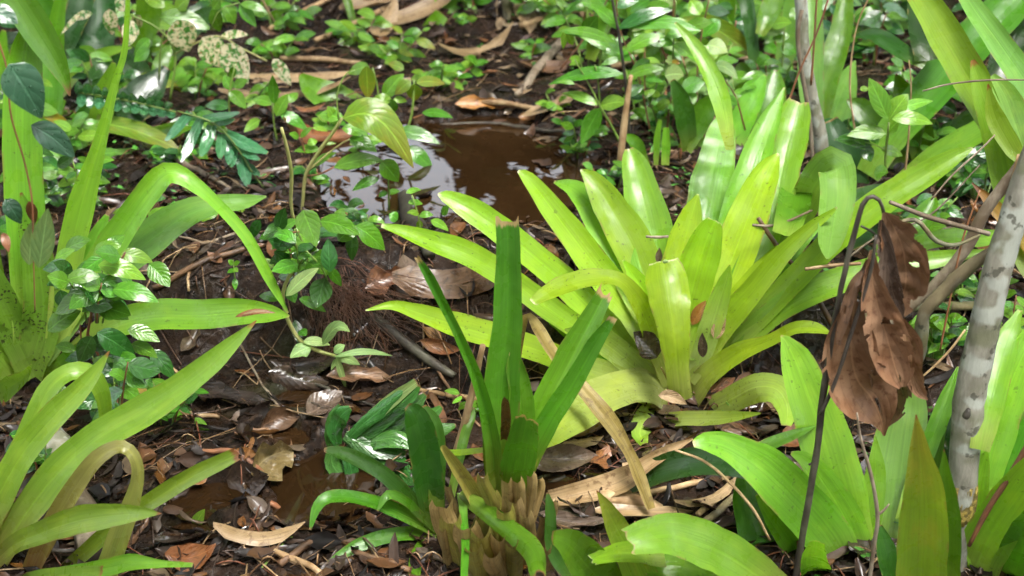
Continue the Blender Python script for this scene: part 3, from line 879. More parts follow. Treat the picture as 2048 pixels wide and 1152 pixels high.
# olive bromeliad in the lower left corner
plant('bromeliad', (-40, 1185), 'olive yellow bromeliad with reddish arching leaves, nearest the stony log', 'bromeliad', [
    ('olive', .08, [(-40, 1180, 45), (20, 1075, 55), (100, 962, 62), (190, 880, 66), (300, 815, 62), (400, 745, 50), (460, 692, 32), (513, 641, 2)]),
    ('olive', .06, [(-60, 1120, 50), (-5, 995, 60), (48, 902, 55), (108, 832, 50), (160, 780, 42), (196, 735, 22), (219, 702, 2)]),
    ('olive', .16, [(-50, 1120, 40), (15, 970, 50), (58, 865, 45), (95, 782, 40), (140, 745, 36), (180, 750, 38), (205, 792, 30), (210, 850, 22), (196, 925, 4)], dict(up=.7)),
    ('red', -.08, [(40, 1190, 28), (88, 1085, 40), (140, 992, 40), (190, 922, 35), (238, 894, 28), (266, 910, 25), (276, 950, 26), (262, 1010, 35), (236, 1080, 46), (205, 1170, 46)], dict(up=.6, mid=-.05)),
    ('olive', -.10, [(70, 1195, 22), (150, 1122, 30), (220, 1062, 32), (290, 1010, 35), (380, 955, 34), (440, 926, 31), (475, 908, 26)], dict(cut=.5)),
    ('olive', -.22, [(-40, 1160, 20), (20, 1095, 36), (80, 1066, 46), (150, 1042, 55), (220, 1031, 50), (282, 1027, 28), (323, 1027, 2)], dict(up=.2)),
    ('limeback', -.26, [(20, 1165, 20), (120, 1148, 26), (200, 1138, 35), (262, 1126, 34), (322, 1128, 16), (385, 1130, 8)], dict(cut=.3)),
    ('olive', -.28, [(0, 1180, 30), (80, 1156, 34), (150, 1146, 28), (205, 1142, 20)], dict(cut=.4)),
], Y=gY(60, 1130))

# big bromeliad filling the lower right
YG = gY(1690, 1110)
plant('bromeliad', (1700, 1180), 'broad leaved bright bromeliad in front of the hanging dead leaves', 'bromeliad', [
    ('limeback', -.06, [(1715, 1200, 70), (1668, 1092, 106), (1604, 1012, 112), (1532, 942, 104), (1462, 896, 70), (1412, 884, 44), (1386, 888, 16)], dict(cup=.08)),
    ('limeback', .17, [(1720, 1170, 70), (1692, 1035, 112), (1662, 922, 120), (1626, 812, 108), (1592, 722, 74), (1572, 682, 30), (1562, 671, 4)], dict(cup=.1)),
    ('sheen', .20, [(1765, 1150, 80), (1784, 1010, 120), (1798, 905, 122), (1812, 810, 92), (1822, 750, 40), (1826, 722, 4)]),
    ('limeback', .04, [(1730, 1170, 60), (1702, 1062, 76), (1652, 972, 66), (1612, 922, 40), (1582, 906, 8)]),
    ('green', .10, [(1560, 1170, 70), (1520, 1085, 86), (1497, 1005, 70), (1490, 952, 38)], dict(label='darker leaf in the shade')),  # shade put into the colour by a darker leaf green
    ('limeback', -.22, [(1640, 1180, 70), (1630, 1125, 66), (1634, 1084, 36)], dict(cut=.2)),
    ('limeback', .16, [(1800, 1040, 24), (1832, 955, 40), (1866, 872, 42), (1894, 800, 38), (1916, 733, 4)]),
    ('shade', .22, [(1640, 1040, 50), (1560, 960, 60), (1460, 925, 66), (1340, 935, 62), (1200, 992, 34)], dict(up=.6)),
    ('limeback', .0, [(1660, 1190, 60), (1610, 1120, 70), (1560, 1050, 60), (1530, 1010, 36), (1512, 990, 5)]),
    ('limeback', .10, [(1690, 1170, 50), (1730, 1060, 60), (1750, 960, 50), (1752, 900, 20), (1750, 870, 3)]),
    ('green', .12, [(1650, 1150, 60), (1580, 1060, 70), (1540, 960, 60), (1525, 910, 10)]),
    ('sheen', .14, [(1850, 1150, 46), (1862, 1040, 56), (1880, 940, 50), (1890, 860, 30), (1895, 820, 3)]),
    ('green', .10, [(1500, 905, 20), (1540, 888, 30), (1590, 868, 22), (1633, 851, 3)]),
], Y=YG, wf=.88)
plant('bromeliad', (1840, 1190), 'upright bromeliad with a red flushed pointed leaf before the lichened trunk', 'bromeliad', [
    ('redflush', -.10, [(1838, 1220, 90), (1845, 1090, 100), (1846, 985, 80), (1839, 902, 44), (1832, 829, 2)], dict(cup=.16)),
    ('green', -.03, [(1882, 1220, 60), (1890, 1085, 66), (1891, 992, 44), (1888, 899, 2)]),
    ('dark', .05, [(1800, 1200, 50), (1772, 1100, 40), (1760, 1050, 8)]),
], Y=YG - .12)
plant('bromeliad', (1950, 1190), 'broad green bromeliad right of the lichened trunk', 'bromeliad', [
    ('limeback', -.10, [(1930, 1190, 80), (1978, 1080, 96), (2040, 985, 90), (2100, 895, 40)]),
    ('limeback', .14, [(1950, 1100, 40), (1962, 990, 60), (1990, 870, 78), (2024, 760, 76), (2080, 640, 30)]),
    ('green', -.16, [(2010, 1210, 70), (2050, 1090, 84), (2100, 1000, 50)]),
    ('green', .06, [(1950, 1130, 40), (2000, 1040, 70), (2050, 900, 70), (2090, 800, 40)]),
    ('limeback', .02, [(1990, 1200, 60), (1960, 1090, 66), (1950, 1000, 56), (1965, 930, 30), (1975, 900, 4)]),
    ('sheen', .10, [(2040, 1150, 60), (2030, 1000, 70), (2050, 880, 60), (2075, 790, 20)]),
    ('limeback', .08, [(1970, 1150, 50), (2000, 1020, 56), (2020, 920, 50), (2036, 850, 5)]),
    ('limeback', .18, [(1960, 900, 40), (1985, 780, 60), (2010, 690, 50), (2040, 620, 10)]),
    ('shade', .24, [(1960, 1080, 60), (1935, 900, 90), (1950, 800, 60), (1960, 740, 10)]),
], Y=YG - .05)
plant('bromeliad', (1350, 1215), 'bright bromeliad cut off by the lower picture edge, one leaf end bitten', 'bromeliad', [
    ('redflush', -.05, [(1310, 1220, 60), (1268, 1120, 70), (1237, 1062, 50), (1212, 1012, 25), (1193, 981, 2)]),
    ('limeback', -.10, [(1580, 1200, 60), (1490, 1132, 88), (1422, 1093, 90), (1345, 1070, 84), (1295, 1074, 70), (1262, 1084, 56)], dict(cut=.25)),
    ('lime', -.08, [(1330, 1110, 50), (1262, 1104, 46), (1222, 1108, 34), (1184, 1120, 22)], dict(cut=.4)),
    ('green', -.14, [(1250, 1220, 90), (1180, 1135, 84), (1138, 1090, 64), (1104, 1075, 26)]),
    ('limeback', .0, [(1480, 1180, 60), (1400, 1140, 70), (1330, 1130, 60), (1290, 1140, 20)]),
    ('dark', .06, [(1180, 1180, 40), (1110, 1110, 30), (1100, 1020, 20), (1095, 985, 5)]),
], Y=gY(1300, 1150) - .06)
YR = 2.95
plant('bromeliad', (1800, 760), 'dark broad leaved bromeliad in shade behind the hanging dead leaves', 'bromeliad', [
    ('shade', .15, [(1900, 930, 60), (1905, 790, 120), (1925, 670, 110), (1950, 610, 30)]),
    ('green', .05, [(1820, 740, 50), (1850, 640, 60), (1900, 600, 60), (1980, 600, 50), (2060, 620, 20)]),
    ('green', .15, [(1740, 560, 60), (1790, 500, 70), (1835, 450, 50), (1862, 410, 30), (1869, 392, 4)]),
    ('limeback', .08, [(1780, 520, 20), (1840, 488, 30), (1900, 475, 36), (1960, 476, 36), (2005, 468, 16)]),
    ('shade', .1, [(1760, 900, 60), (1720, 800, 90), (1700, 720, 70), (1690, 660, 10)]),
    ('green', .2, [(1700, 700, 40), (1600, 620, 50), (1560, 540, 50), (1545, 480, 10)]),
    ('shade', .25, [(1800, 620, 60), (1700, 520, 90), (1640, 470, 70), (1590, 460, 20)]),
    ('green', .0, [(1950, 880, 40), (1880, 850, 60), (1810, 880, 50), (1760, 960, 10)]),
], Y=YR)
plant('bromeliad', (2120, 700), 'tall bromeliad leaning in from the right edge with long yellow olive leaves', 'bromeliad', [
    ('olive', .15, [(2130, 560, 50), (2048, 375, 66), (1992, 250, 66), (1932, 145, 70), (1885, 65, 66), (1830, -25, 50)], dict(cup=.22)),
    ('sheen', .12, [(2160, 380, 40), (2070, 195, 58), (2006, 96, 50), (1952, 22, 40), (1920, -30, 30)]),
    ('olive', .05, [(2120, 620, 50), (2050, 500, 60), (2015, 370, 60), (1990, 260, 56), (1960, 165, 40), (1945, 120, 8)]),
    ('olive', .0, [(2110, 560, 30), (2056, 350, 20), (2022, 292, 38), (1990, 232, 36), (1976, 168, 3)]),
    ('yellow', .0, [(2110, 560, 30), (2040, 468, 30), (1988, 412, 28), (1944, 366, 3)]),
    ('sheen', .05, [(2060, 330, 40), (2030, 245, 60), (2010, 190, 50), (1985, 150, 10)]),
], Y=2.75)
plant('bromeliad', (1790, 380), 'long strap leaved bromeliad behind the lime one, leaning to upper right', 'bromeliad', [
    ('green', .15, [(1735, 350, 50), (1795, 258, 70), (1868, 172, 80), (1940, 90, 85), (2012, 18, 80), (2066, -36, 60)]),
    ('limeback', -.1, [(1770, 390, 28), (1868, 318, 45), (1958, 262, 50), (2032, 224, 50), (2090, 192, 40)], dict(up=.8)),
    ('dark', -.05, [(1740, 430, 50), (1850, 378, 62), (1960, 328, 60), (2070, 262, 50)], dict(up=.9)),
    ('shade', .1, [(1720, 400, 50), (1690, 300, 60), (1660, 240, 30)]),
    ('dark', .2, [(1850, 130, 20), (1800, 100, 34), (1750, 70, 30), (1706, 72, 5)]),
    ('shade', .2, [(1860, 120, 60), (1852, 60, 70), (1840, -10, 50)]),
    ('shade', .2, [(2000, 200, 70), (2030, 80, 80), (2048, 0, 50)]),
], Y=3.5)
# background strap-leaved plants
BG = [
    ((170, 330), 'broad green blades under the arch of the thin upright left leaf', 3.8, [
        ('limeback', .0, [(160, 330, 30), (190, 255, 50), (214, 185, 48), (228, 125, 8)]),
        ('green', .1, [(70, 330, 40), (92, 235, 60), (100, 155, 50), (96, 95, 6)]),
        ('shade', .15, [(230, 260, 60), (285, 190, 74), (335, 135, 16)]),
        ('green', -.05, [(230, 345, 30), (290, 290, 44), (345, 262, 32), (384, 256, 4)], dict(up=.8)),
        ('dark', .1, [(120, 350, 50), (150, 300, 60), (190, 290, 30), (215, 300, 6)]),
        ('limeback', -.05, [(120, 380, 26), (135, 320, 36), (130, 270, 30), (118, 235, 4)])]),
    ((260, 60), 'tall blurred green blades at the top left edge', 4.3, [
        ('green', .0, [(250, 130, 30), (290, 60, 50), (300, -10, 50)]),
        ('limeback', .0, [(220, 120, 24), (200, 50, 40), (215, -15, 36)]),
        ('dark', .0, [(330, 130, 30), (380, 60, 44), (420, 30, 30), (450, 20, 5)], dict(up=.8)),
        ('green', .0, [(150, 110, 40), (110, 50, 60), (70, 0, 50), (50, -30, 40)])]),
    ((1850, 330), 'deep green blades in the shade right of the pale lime seedling', 3.6, [
        ('green', .0, [(1850, 335, 40), (1832, 250, 60), (1806, 185, 42), (1792, 148, 4)]),
        ('dark', .0, [(1880, 340, 40), (1910, 280, 60), (1950, 240, 50), (1985, 225, 8)], dict(up=.8)),
        ('green', .1, [(1800, 330, 40), (1760, 260, 56), (1720, 215, 40), (1694, 200, 4)]),
        ('shade', .1, [(1920, 340, 60), (1960, 260, 80), (2000, 200, 60), (2030, 160, 8)])]),
    ((1320, 140), 'long dark green blades among the shrub leaves at the top', 4.35, [
        ('green', .0, [(1300, 150, 26), (1290, 80, 40), (1270, 20, 36), (1262, -15, 26)]),
        ('limeback', .0, [(1340, 150, 26), (1365, 90, 40), (1400, 40, 32), (1425, 15, 4)]),
        ('green', .0, [(1420, 160, 30), (1440, 90, 44), (1452, 20, 38), (1455, -15, 30)]),
        ('sheen', .0, [(1560, 150, 30), (1578, 80, 44), (1588, 10, 40), (1590, -20, 30)]),
        ('green', .0, [(1180, 120, 22), (1200, 60, 32), (1230, 10, 24), (1240, -10, 10)])]),
    ((1620, 470), 'mid green plant in the gap between the lime bromeliad and the hanging pale leaf', 3.05, [
        ('green', .1, [(1600, 480, 40), (1590, 430, 60), (1575, 380, 50), (1560, 340, 10)]),
        ('dark', .1, [(1640, 470, 50), (1690, 420, 60), (1740, 390, 40), (1780, 370, 8)]),
        ('green', .2, [(1560, 470, 40), (1540, 400, 54), (1530, 350, 20)]),
        ('shade', .2, [(1680, 480, 60), (1740, 450, 60), (1800, 440, 20)])]),
    ((1420, 330), 'row of plain green blades behind the tallest lime leaf', 3.75, [
        ('green', .1, [(1400, 330, 40), (1385, 240, 56), (1360, 180, 40), (1345, 150, 8)]),
        ('limeback', .1, [(1460, 320, 40), (1480, 250, 50), (1510, 190, 40), (1530, 150, 8)]),
        ('green', .15, [(1520, 320, 50), (1540, 240, 60), (1550, 170, 40), (1552, 140, 8)]),
        ('sheen', .15, [(1350, 330, 30), (1330, 270, 40), (1300, 230, 30), (1280, 215, 6)])]),
    ((700, 120), 'low green leaves scattered in the litter left of the fresh tall leaf', 4.8, [
        ('green', .0, [(700, 125, 14), (680, 90, 28), (650, 60, 22), (630, 45, 4)]),
        ('limeback', .0, [(500, 150, 14), (520, 110, 26), (550, 90, 20), (570, 84, 4)]),
        ('green', .0, [(420, 130, 20), (400, 80, 34), (370, 50, 24), (350, 40, 6)])]),
    ((1660, 330), 'upright pale green plant between the thin trunk and the shady gap', 3.75, [
        ('sheen', .1, [(1655, 340, 40), (1662, 255, 66), (1683, 185, 60), (1711, 121, 3)]),
        ('green', .2, [(1632, 290, 30), (1652, 160, 50), (1682, 62, 45), (1692, -12, 30)]),
        ('sheen', .2, [(1626, 280, 40), (1622, 130, 52), (1620, -14, 50)])]),
    ((1500, 260), 'dull green cluster of leaves behind the lime bromeliad', 4.0, [
        ('sheen', .1, [(1530, 290, 60), (1512, 190, 72), (1488, 145, 50), (1476, 128, 10)]),
        ('sheen', .1, [(1490, 280, 50), (1468, 190, 50), (1440, 150, 40), (1420, 140, 8)]),
        ('green', .1, [(1470, 320, 40), (1440, 240, 60), (1400, 180, 50), (1370, 150, 10)]),
        ('young', .1, [(1365, 40, 14), (1420, 52, 40), (1470, 82, 40), (1506, 113, 4)]),
        ('dark', .1, [(1512, 160, 20), (1502, 60, 26), (1490, -10, 30)]),
        ('green', .1, [(1520, 70, 20), (1536, 30, 40), (1555, -20, 40)])]),
    ((890, 150), 'fresh green plant with one tall leaf at the top of the clearing', 4.72, [
        ('limeback', .1, [(888, 160, 20), (891, 65, 42), (891, -20, 46)]),
        ('sheen', .0, [(840, 140, 16), (800, 104, 30), (772, 78, 48), (742, 58, 44), (714, 38, 5)]),
        ('limeback', .0, [(840, 150, 16), (838, 105, 34), (856, 70, 40), (884, 28, 30)]),
        ('green', -.02, [(838, 126, 10), (870, 118, 26), (900, 111, 30), (929, 108, 5)], dict(up=.9)),
        ('limeback', .0, [(880, 140, 16), (900, 80, 28), (945, 102, 20), (985, 131, 4)]),
        ('green', .0, [(860, 160, 10), (820, 120, 20), (800, 130, 14), (785, 150, 3)])]),
    ((642, 145), 'small four leaved rosette on the litter at the top', 4.62, [
        ('dark', .0, [(642, 145, 8), (620, 110, 18), (592, 86, 20), (561, 74, 3)]),
        ('green', .0, [(642, 145, 8), (660, 115, 16), (680, 96, 18), (703, 76, 3)]),
        ('dark', .05, [(642, 145, 8), (632, 110, 12), (625, 83, 3)]),
        ('green', .05, [(642, 145, 8), (650, 115, 14), (645, 92, 3)])]),
    ((735, 208), 'broad dull green leaf lying over the litter above the puddle', 4.12, [
        ('green', .0, [(738, 207, 10), (700, 205, 44), (655, 192, 56), (620, 172, 44), (600, 148, 8)], dict(up=.9))]),
    ((728, 135), 'single tall grass blade at the top of the clearing', 4.7, [
        ('green', .1, [(728, 128, 8), (712, 62, 15), (690, -14, 17)])]),
    ((118, 195), 'bright green clump at the upper left', 4.1, [
        ('limeback', .0, [(108, 200, 30), (108, 110, 36), (112, 55, 32), (122, -10, 20)]),
        ('limeback', .0, [(118, 190, 20), (150, 148, 28), (190, 118, 26), (222, 102, 20), (264, 95, 3)]),
        ('shade', .1, [(120, 120, 30), (148, 48, 45), (168, -16, 50)]),
        ('shade', .2, [(190, 150, 50), (190, 65, 80), (196, -10, 70)]),
        ('green', .1, [(90, 150, 30), (80, 70, 40), (40, 20, 40), (10, 10, 10)])]),
    ((300, 190), 'yellow lime low rosette by the long white fern', 4.2, [
        ('young', -.05, [(255, 168, 20), (300, 160, 27), (340, 175, 24), (372, 196, 4)], dict(up=.9)),
        ('limeback', .0, [(338, 178, 26), (400, 158, 34), (450, 148, 24)], dict(up=.9, cut=.2)),
        ('limeback', .05, [(330, 182, 20), (368, 136, 25), (392, 118, 8)]),
        ('green', .1, [(310, 180, 30), (330, 120, 40), (345, 90, 10)]),
        ('shade', .1, [(290, 170, 50), (250, 120, 60), (215, 100, 20)])]),
    ((200, 400), 'drooping dull green plant with holed leaves under the fern', 3.72, [
        ('green', .0, [(170, 310, 30), (205, 372, 50), (240, 430, 46), (252, 450, 10)], dict(cup=-.1)),
        ('young', -.05, [(190, 242, 30), (262, 258, 38), (330, 285, 26), (360, 305, 4)], dict(up=.9)),
        ('sheen', -.05, [(140, 335, 24), (200, 318, 30), (284, 310, 30)], dict(cut=.2, up=.8)),
        ('green', .05, [(135, 320, 20), (150, 260, 26), (170, 220, 20), (180, 200, 4)]),
        ('yellow', .05, [(90, 225, 20), (120, 245, 24), (150, 265, 10)])]),
    ((40, 350), 'grassy green tuft at the left edge behind the tall leaf', 3.9, [
        ('limeback', .0, [(0, 360, 30), (-5, 230, 40), (0, 120, 36), (8, 60, 8)]),
        ('green', .05, [(80, 360, 30), (100, 280, 50), (135, 240, 44), (150, 225, 10)]),
        ('limeback', .0, [(90, 330, 14), (110, 250, 20), (130, 200, 5)]),
        ('green', .0, [(10, 420, 40), (14, 330, 50), (8, 260, 40), (4, 220, 10)])]),
    ((1130, 90), 'leafy tuft at the top right of the clearing', 4.85, [
        ('green', .0, [(1130, 100, 20), (1122, 40, 30), (1116, -20, 30)]),
        ('green', .0, [(1140, 100, 20), (1160, 50, 24), (1175, -10, 20)]),
        ('limeback', .0, [(1120, 80, 10), (1104, 40, 16), (1092, 10, 4)])]),
    ((1300, 320), 'yellow green shoots behind the left lime leaves', 3.55, [
        ('limeback', .0, [(1312, 330, 10), (1314, 280, 14), (1320, 240, 8)]),
        ('limeback', .0, [(1330, 330, 16), (1332, 290, 18), (1332, 255, 12)]),
        ('green', .0, [(1290, 330, 20), (1270, 285, 26), (1240, 270, 5)]),
        ('dark', .0, [(1380, 300, 30), (1365, 210, 40), (1345, 160, 10)]),
        ('green', .0, [(1370, 300, 30), (1410, 220, 44), (1420, 190, 10)])]),
]
for bpx, lab, Yp, lv in BG:
    plant('strap_leaf_plant', bpx, lab, 'plant', lv, Y=Yp)


# ================================================================== SMALL LEAVED HERBS AND SEEDLINGS
def herb(name, Y, label, cat, stems, leaves, base=None, group=None):
    """stems: (material, [points], dY); leaves: (material, bx, by, tx, ty, width, dY, options)"""
    bx, by = base or stems[0][1][0][:2]
    low = max([(lf[4], lf[3]) for lf in leaves] + [(p_[1], p_[0]) for st in stems for p_ in st[1] if p_[1] < 1150])
    if low[0] < 1150: Y = min(Y, gY(low[1], low[0]) + .04)
    p = P(bx, by, Y); loc = (p[0], p[1], float(H(p[0], p[1])))
    root = thing(name, loc, label, cat, group)
    for st in stems: rod(st[1], Y, st[2] if len(st) > 2 else 0, st[0], root, 'stem', k=6, lump=.08)
    for lf in leaves:
        kw = dict(lf[7]) if len(lf) > 7 else {}
        kw.setdefault('curl', random.uniform(-.03, .03))
        oval((lf[1], lf[2]), (lf[3], lf[4]), lf[5], Y + lf[6], lf[0], root, dY=random.uniform(-.03, .03), **kw)
    return root


HB, HL, HD, YG2, PG, YO, MO = 'herb', 'herblight', 'herbdark', 'young', 'palegreen', 'yellow', 'mottled'
herb('seedling', 3.55, 'tall seedling with one big yellow green leaf hanging over the puddle edge', 'seedling',
     [('yellowstem', [(603, 440, 7), (606, 400, 7), (612, 348, 8), (640, 300, 8), (668, 262, 7), (684, 236, 6)]),
      ('yellowstem', [(616, 342, 5), (650, 312, 4), (690, 282, 3), (700, 278, 3)]), ('redstem', [(614, 352, 4), (640, 348, 4), (668, 334, 4)], -.02),
      ('redstem', [(611, 308, 4), (604, 285, 4), (598, 275, 4)]), ('greenstem', [(678, 240, 3), (674, 190, 3), (690, 150, 3), (710, 140, 2)]), ('greenstem', [(778, 420, 5), (777, 380, 4), (776, 345, 4)], -.02)],
     [(YG2, 686, 237, 827, 336, 70, -.06, dict(droop=.35, fold=.06)), (HL, 682, 238, 638, 230, 26, 0), (HL, 676, 250, 655, 212, 24, .02), (HB, 684, 257, 738, 272, 24, .02),
      (HB, 698, 277, 754, 304, 30, .02), (HB, 668, 335, 768, 322, 32, -.05), (HB, 762, 322, 797, 364, 40, -.04, dict(up=.1)), (HB, 758, 357, 704, 382, 20, -.03),
      (HB, 640, 300, 588, 303, 18, .0), (HB, 624, 334, 673, 305, 16, .02), (HB, 598, 276, 578, 268, 14, .0), (HL, 600, 275, 625, 255, 12, .0), (HL, 615, 288, 635, 282, 16, 0), (HB, 774, 388, 800, 382, 12, 0), (HB, 774, 384, 757, 394, 12, 0)])
herb('seedling', 3.72, 'seedling with olive young leaves above the puddle', 'seedling',
     [('greenstem', [(814, 262, 5), (824, 225, 5), (827, 190, 5), (828, 160, 4)]), ('greenstem', [(757, 215, 5), (755, 175, 4), (745, 135, 4)]), ('redstem', [(826, 236, 3), (845, 229, 3)]), ('redstem', [(812, 262, 3), (795, 270, 3), (790, 280, 3)])],
     [(YG2, 733, 132, 736, 199, 34, -.02, dict(up=.1)), (HL, 738, 134, 696, 148, 24, 0), (HB, 766, 196, 808, 148, 32, .02), (YG2, 832, 166, 891, 169, 22, 0), (YG2, 829, 168, 829, 202, 32, -.01, dict(up=.1)),
      (YG2, 822, 162, 790, 190, 24, .0), (YG2, 808, 140, 776, 128, 20, .05), (HL, 783, 200, 741, 203, 22, 0), (HB, 783, 198, 782, 229, 28, -.01, dict(up=.1)), (HL, 787, 200, 814, 203, 14, 0),
      (HB, 844, 226, 906, 236, 18, -.01), (HB, 792, 262, 880, 288, 28, -.05), (HB, 812, 295, 866, 340, 32, -.06), (HB, 770, 252, 803, 252, 16, 0), (HB, 792, 262, 798, 300, 20, -.03)])
herb('seedling', 3.72, 'light seedling on the litter between fern and puddle', 'seedling',
     [('greenstem', [(556, 290, 4), (548, 250, 4), (545, 205, 4)]), ('greenstem', [(460, 240, 4), (458, 190, 4), (470, 130, 3)])],
     [(HL, 552, 232, 576, 188, 26, 0), (HL, 546, 208, 505, 200, 22, 0), (HB, 548, 208, 545, 150, 22, 0), (HB, 560, 226, 616, 262, 24, 0), (HL, 575, 205, 596, 186, 18, 0), (HB, 460, 182, 492, 218, 28, 0, dict(up=.1)),
      (HB, 462, 180, 448, 150, 22, 0), (HB, 468, 176, 495, 160, 20, 0), (HD, 460, 215, 410, 212, 24, 0), (HB, 470, 135, 458, 160, 16, 0), (HL, 520, 240, 488, 265, 20, 0)])
herb('creeping_vine', 3.15, 'leafy vine with heart shaped wet leaf over the reddish root tuft', 'vine',
     [('yellowstem', [(563, 256, 7), (575, 300, 8), (583, 350, 8), (582, 410, 7), (592, 456, 7)], .1), ('yellowstem', [(594, 530, 8), (572, 565, 8), (566, 600, 8), (578, 645, 9), (604, 684, 9), (640, 703, 8), (672, 712, 7)], -.02),
      ('redstem', [(565, 466, 4), (590, 464, 4), (606, 462, 4)]), ('greenstem', [(592, 456, 5), (610, 500, 5), (600, 528, 5), (594, 532, 5)]), ('greenstem', [(610, 500, 4), (640, 530, 4), (655, 560, 4)]), ('greenstem', [(605, 460, 4), (660, 450, 4), (715, 455, 4)])],
     [(HB, 606, 420, 633, 494, 50, -.08, dict(up=.1, shape=.62)), (HB, 640, 442, 720, 470, 40, -.02), (HB, 676, 482, 716, 452, 34, -.03), (HB, 712, 452, 770, 500, 42, -.04), (HD, 704, 465, 704, 522, 26, .0, dict(up=.1)),
      (HD, 556, 462, 570, 415, 28, 0), (HB, 566, 463, 518, 478, 24, -.02), (HD, 548, 503, 588, 538, 34, 0), (HD, 660, 544, 656, 476, 34, -.05, dict(up=.1)), (PG, 572, 592, 638, 536, 28, -.08), (HB, 576, 573, 590, 606, 26, 0),
      (HD, 650, 556, 632, 616, 46, -.02, dict(up=.1)), (HB, 598, 598, 652, 624, 22, -.03), (HB, 656, 536, 683, 573, 22, -.03, dict(up=.1)), (HB, 632, 470, 590, 488, 26, .04), (HD, 600, 500, 640, 480, 30, .05), (HB, 560, 600, 518, 592, 22, .03),
      (HL, 548, 535, 520, 522, 20, .04), (HB, 640, 530, 615, 515, 22, .0), (HD, 590, 640, 600, 690, 22, .04), (HB, 600, 660, 612, 672, 20, 0), (HD, 520, 440, 500, 480, 22, .1),
      (PG, 606, 684, 660, 690, 20, -.03), (PG, 645, 690, 700, 664, 26, -.04, dict(droop=.4, wave=.3)), (PG, 622, 694, 580, 716, 30, -.03, dict(wave=.25)), (PG, 668, 714, 786, 712, 14, -.03, dict(wave=.2)),
      (PG, 672, 714, 692, 778, 14, -.04, dict(up=.1, wave=.25)), (PG, 672, 714, 720, 730, 20, -.02, dict(wave=.3)), (PG, 668, 706, 690, 690, 18, -.02), (PG, 676, 716, 662, 740, 10, -.03, dict(up=.1))])
herb('seedling', 3.12, 'small bright sprout at the near edge of the puddle', 'seedling',
     [('greenstem', [(838, 510, 4), (842, 470, 3), (836, 430, 3), (824, 390, 3)])],
     [(HL, 812, 386, 842, 380, 12, 0), (HL, 816, 406, 846, 408, 13, 0), (HL, 838, 428, 814, 426, 12, 0), (HL, 838, 432, 867, 430, 14, 0), (HL, 840, 440, 838, 462, 14, 0), (HL, 862, 440, 897, 462, 18, 0), (HL, 846, 464, 858, 476, 12, 0), (HB, 884, 430, 898, 412, 16, 0), (HB, 795, 440, 778, 428, 22, 0)])
herb('seedling', 2.62, 'three tiny round leaves on the dark bank under the vine', 'seedling', [('greenstem', [(470, 560, 3), (468, 540, 3), (466, 520, 2)])],
     [(HL, 466, 530, 456, 520, 10, 0), (HL, 468, 530, 480, 524, 10, 0), (HL, 466, 538, 476, 544, 12, 0), (HB, 470, 556, 470, 580, 12, 0), (HB, 470, 540, 455, 546, 10, 0)])
# melastome under the spotted bromeliad
herb('broad_leaf_herb', 2.46, 'glossy ribbed herb growing in front of the spotted bromeliad', 'herb',
     [('redstem', [(172, 690, 6), (180, 640, 6), (192, 590, 6), (198, 574, 6), (236, 530, 5), (250, 505, 4)], -.03), ('redstem', [(198, 574, 5), (170, 560, 4), (150, 545, 4)], -.03), ('redstem', [(176, 668, 5), (200, 720, 5), (220, 800, 5), (225, 830, 6)], .04), ('redstem', [(160, 650, 4), (165, 720, 4), (162, 770, 5)], .05)],
     [(HL, 186, 508, 242, 492, 30, .0), (HL, 196, 530, 292, 560, 38, -.06), (HB, 298, 528, 340, 574, 42, .02, dict(up=.1)), (HB, 222, 578, 318, 605, 38, -.08), (HB, 104, 570, 162, 552, 36, -.02), (HD, 198, 574, 136, 590, 44, -.07, dict(shape=.7)), (HD, 120, 580, 130, 620, 30, 0),
      (HB, 165, 602, 213, 622, 22, -.02), (HB, 95, 662, 162, 622, 40, -.06), (HD, 194, 665, 272, 720, 48, -.10, dict(up=.2)), (HD, 184, 672, 158, 728, 38, -.08, dict(up=.1)), (HB, 255, 660, 320, 684, 32, .0), (HB, 262, 688, 315, 716, 28, .02),
      (HB, 150, 702, 110, 692, 22, -.04), (HD, 215, 722, 242, 758, 32, -.02), (HD, 248, 742, 302, 735, 22, .02), (HB, 198, 742, 222, 792, 28, .0), (HD, 234, 765, 262, 795, 30, .0), ('yellow', 252, 758, 300, 796, 22, -.02),
      (HB, 130, 500, 182, 480, 28, .05), (HL, 240, 510, 306, 525, 30, .02), (HB, 210, 505, 250, 470, 26, .04), (HD, 180, 820, 210, 850, 22, .05), (HB, 120, 770, 135, 810, 24, .05), (HD, 300, 700, 350, 760, 34, .1), (HB, 225, 640, 200, 610, 24, .03), (HL, 110, 520, 150, 500, 20, .0), (HB, 290, 760, 345, 800, 24, .1)])
# foreground vine on the left edge
herb('hanging_vine', 2.05, 'thin vine with two dark spotted blue green leaves before the tall left leaf', 'vine',
     [('redstem', [(-4, 80, 4), (14, 140, 4), (22, 230, 4), (48, 320, 4), (64, 400, 4), (66, 480, 3), (70, 620, 3)])],
     [('blue', 18, 128, 84, 238, 80, -.04, dict(up=.1, shape=.7)), ('blue', 62, 250, 150, 316, 52, -.02, dict(up=.2)), ('rust', 58, 402, 70, 448, 22, 0, dict(up=.1)), ('blue', 10, 398, 42, 448, 36, .02, dict(up=.1)), (PG, 78, 536, 96, 416, 46, -.02, dict(up=.1)),
      (PG, 58, 530, 66, 440, 40, .02, dict(up=.1)), ('rust', 6, 465, 18, 505, 18, .02), ('blue', -20, 20, 36, 48, 40, .0)])
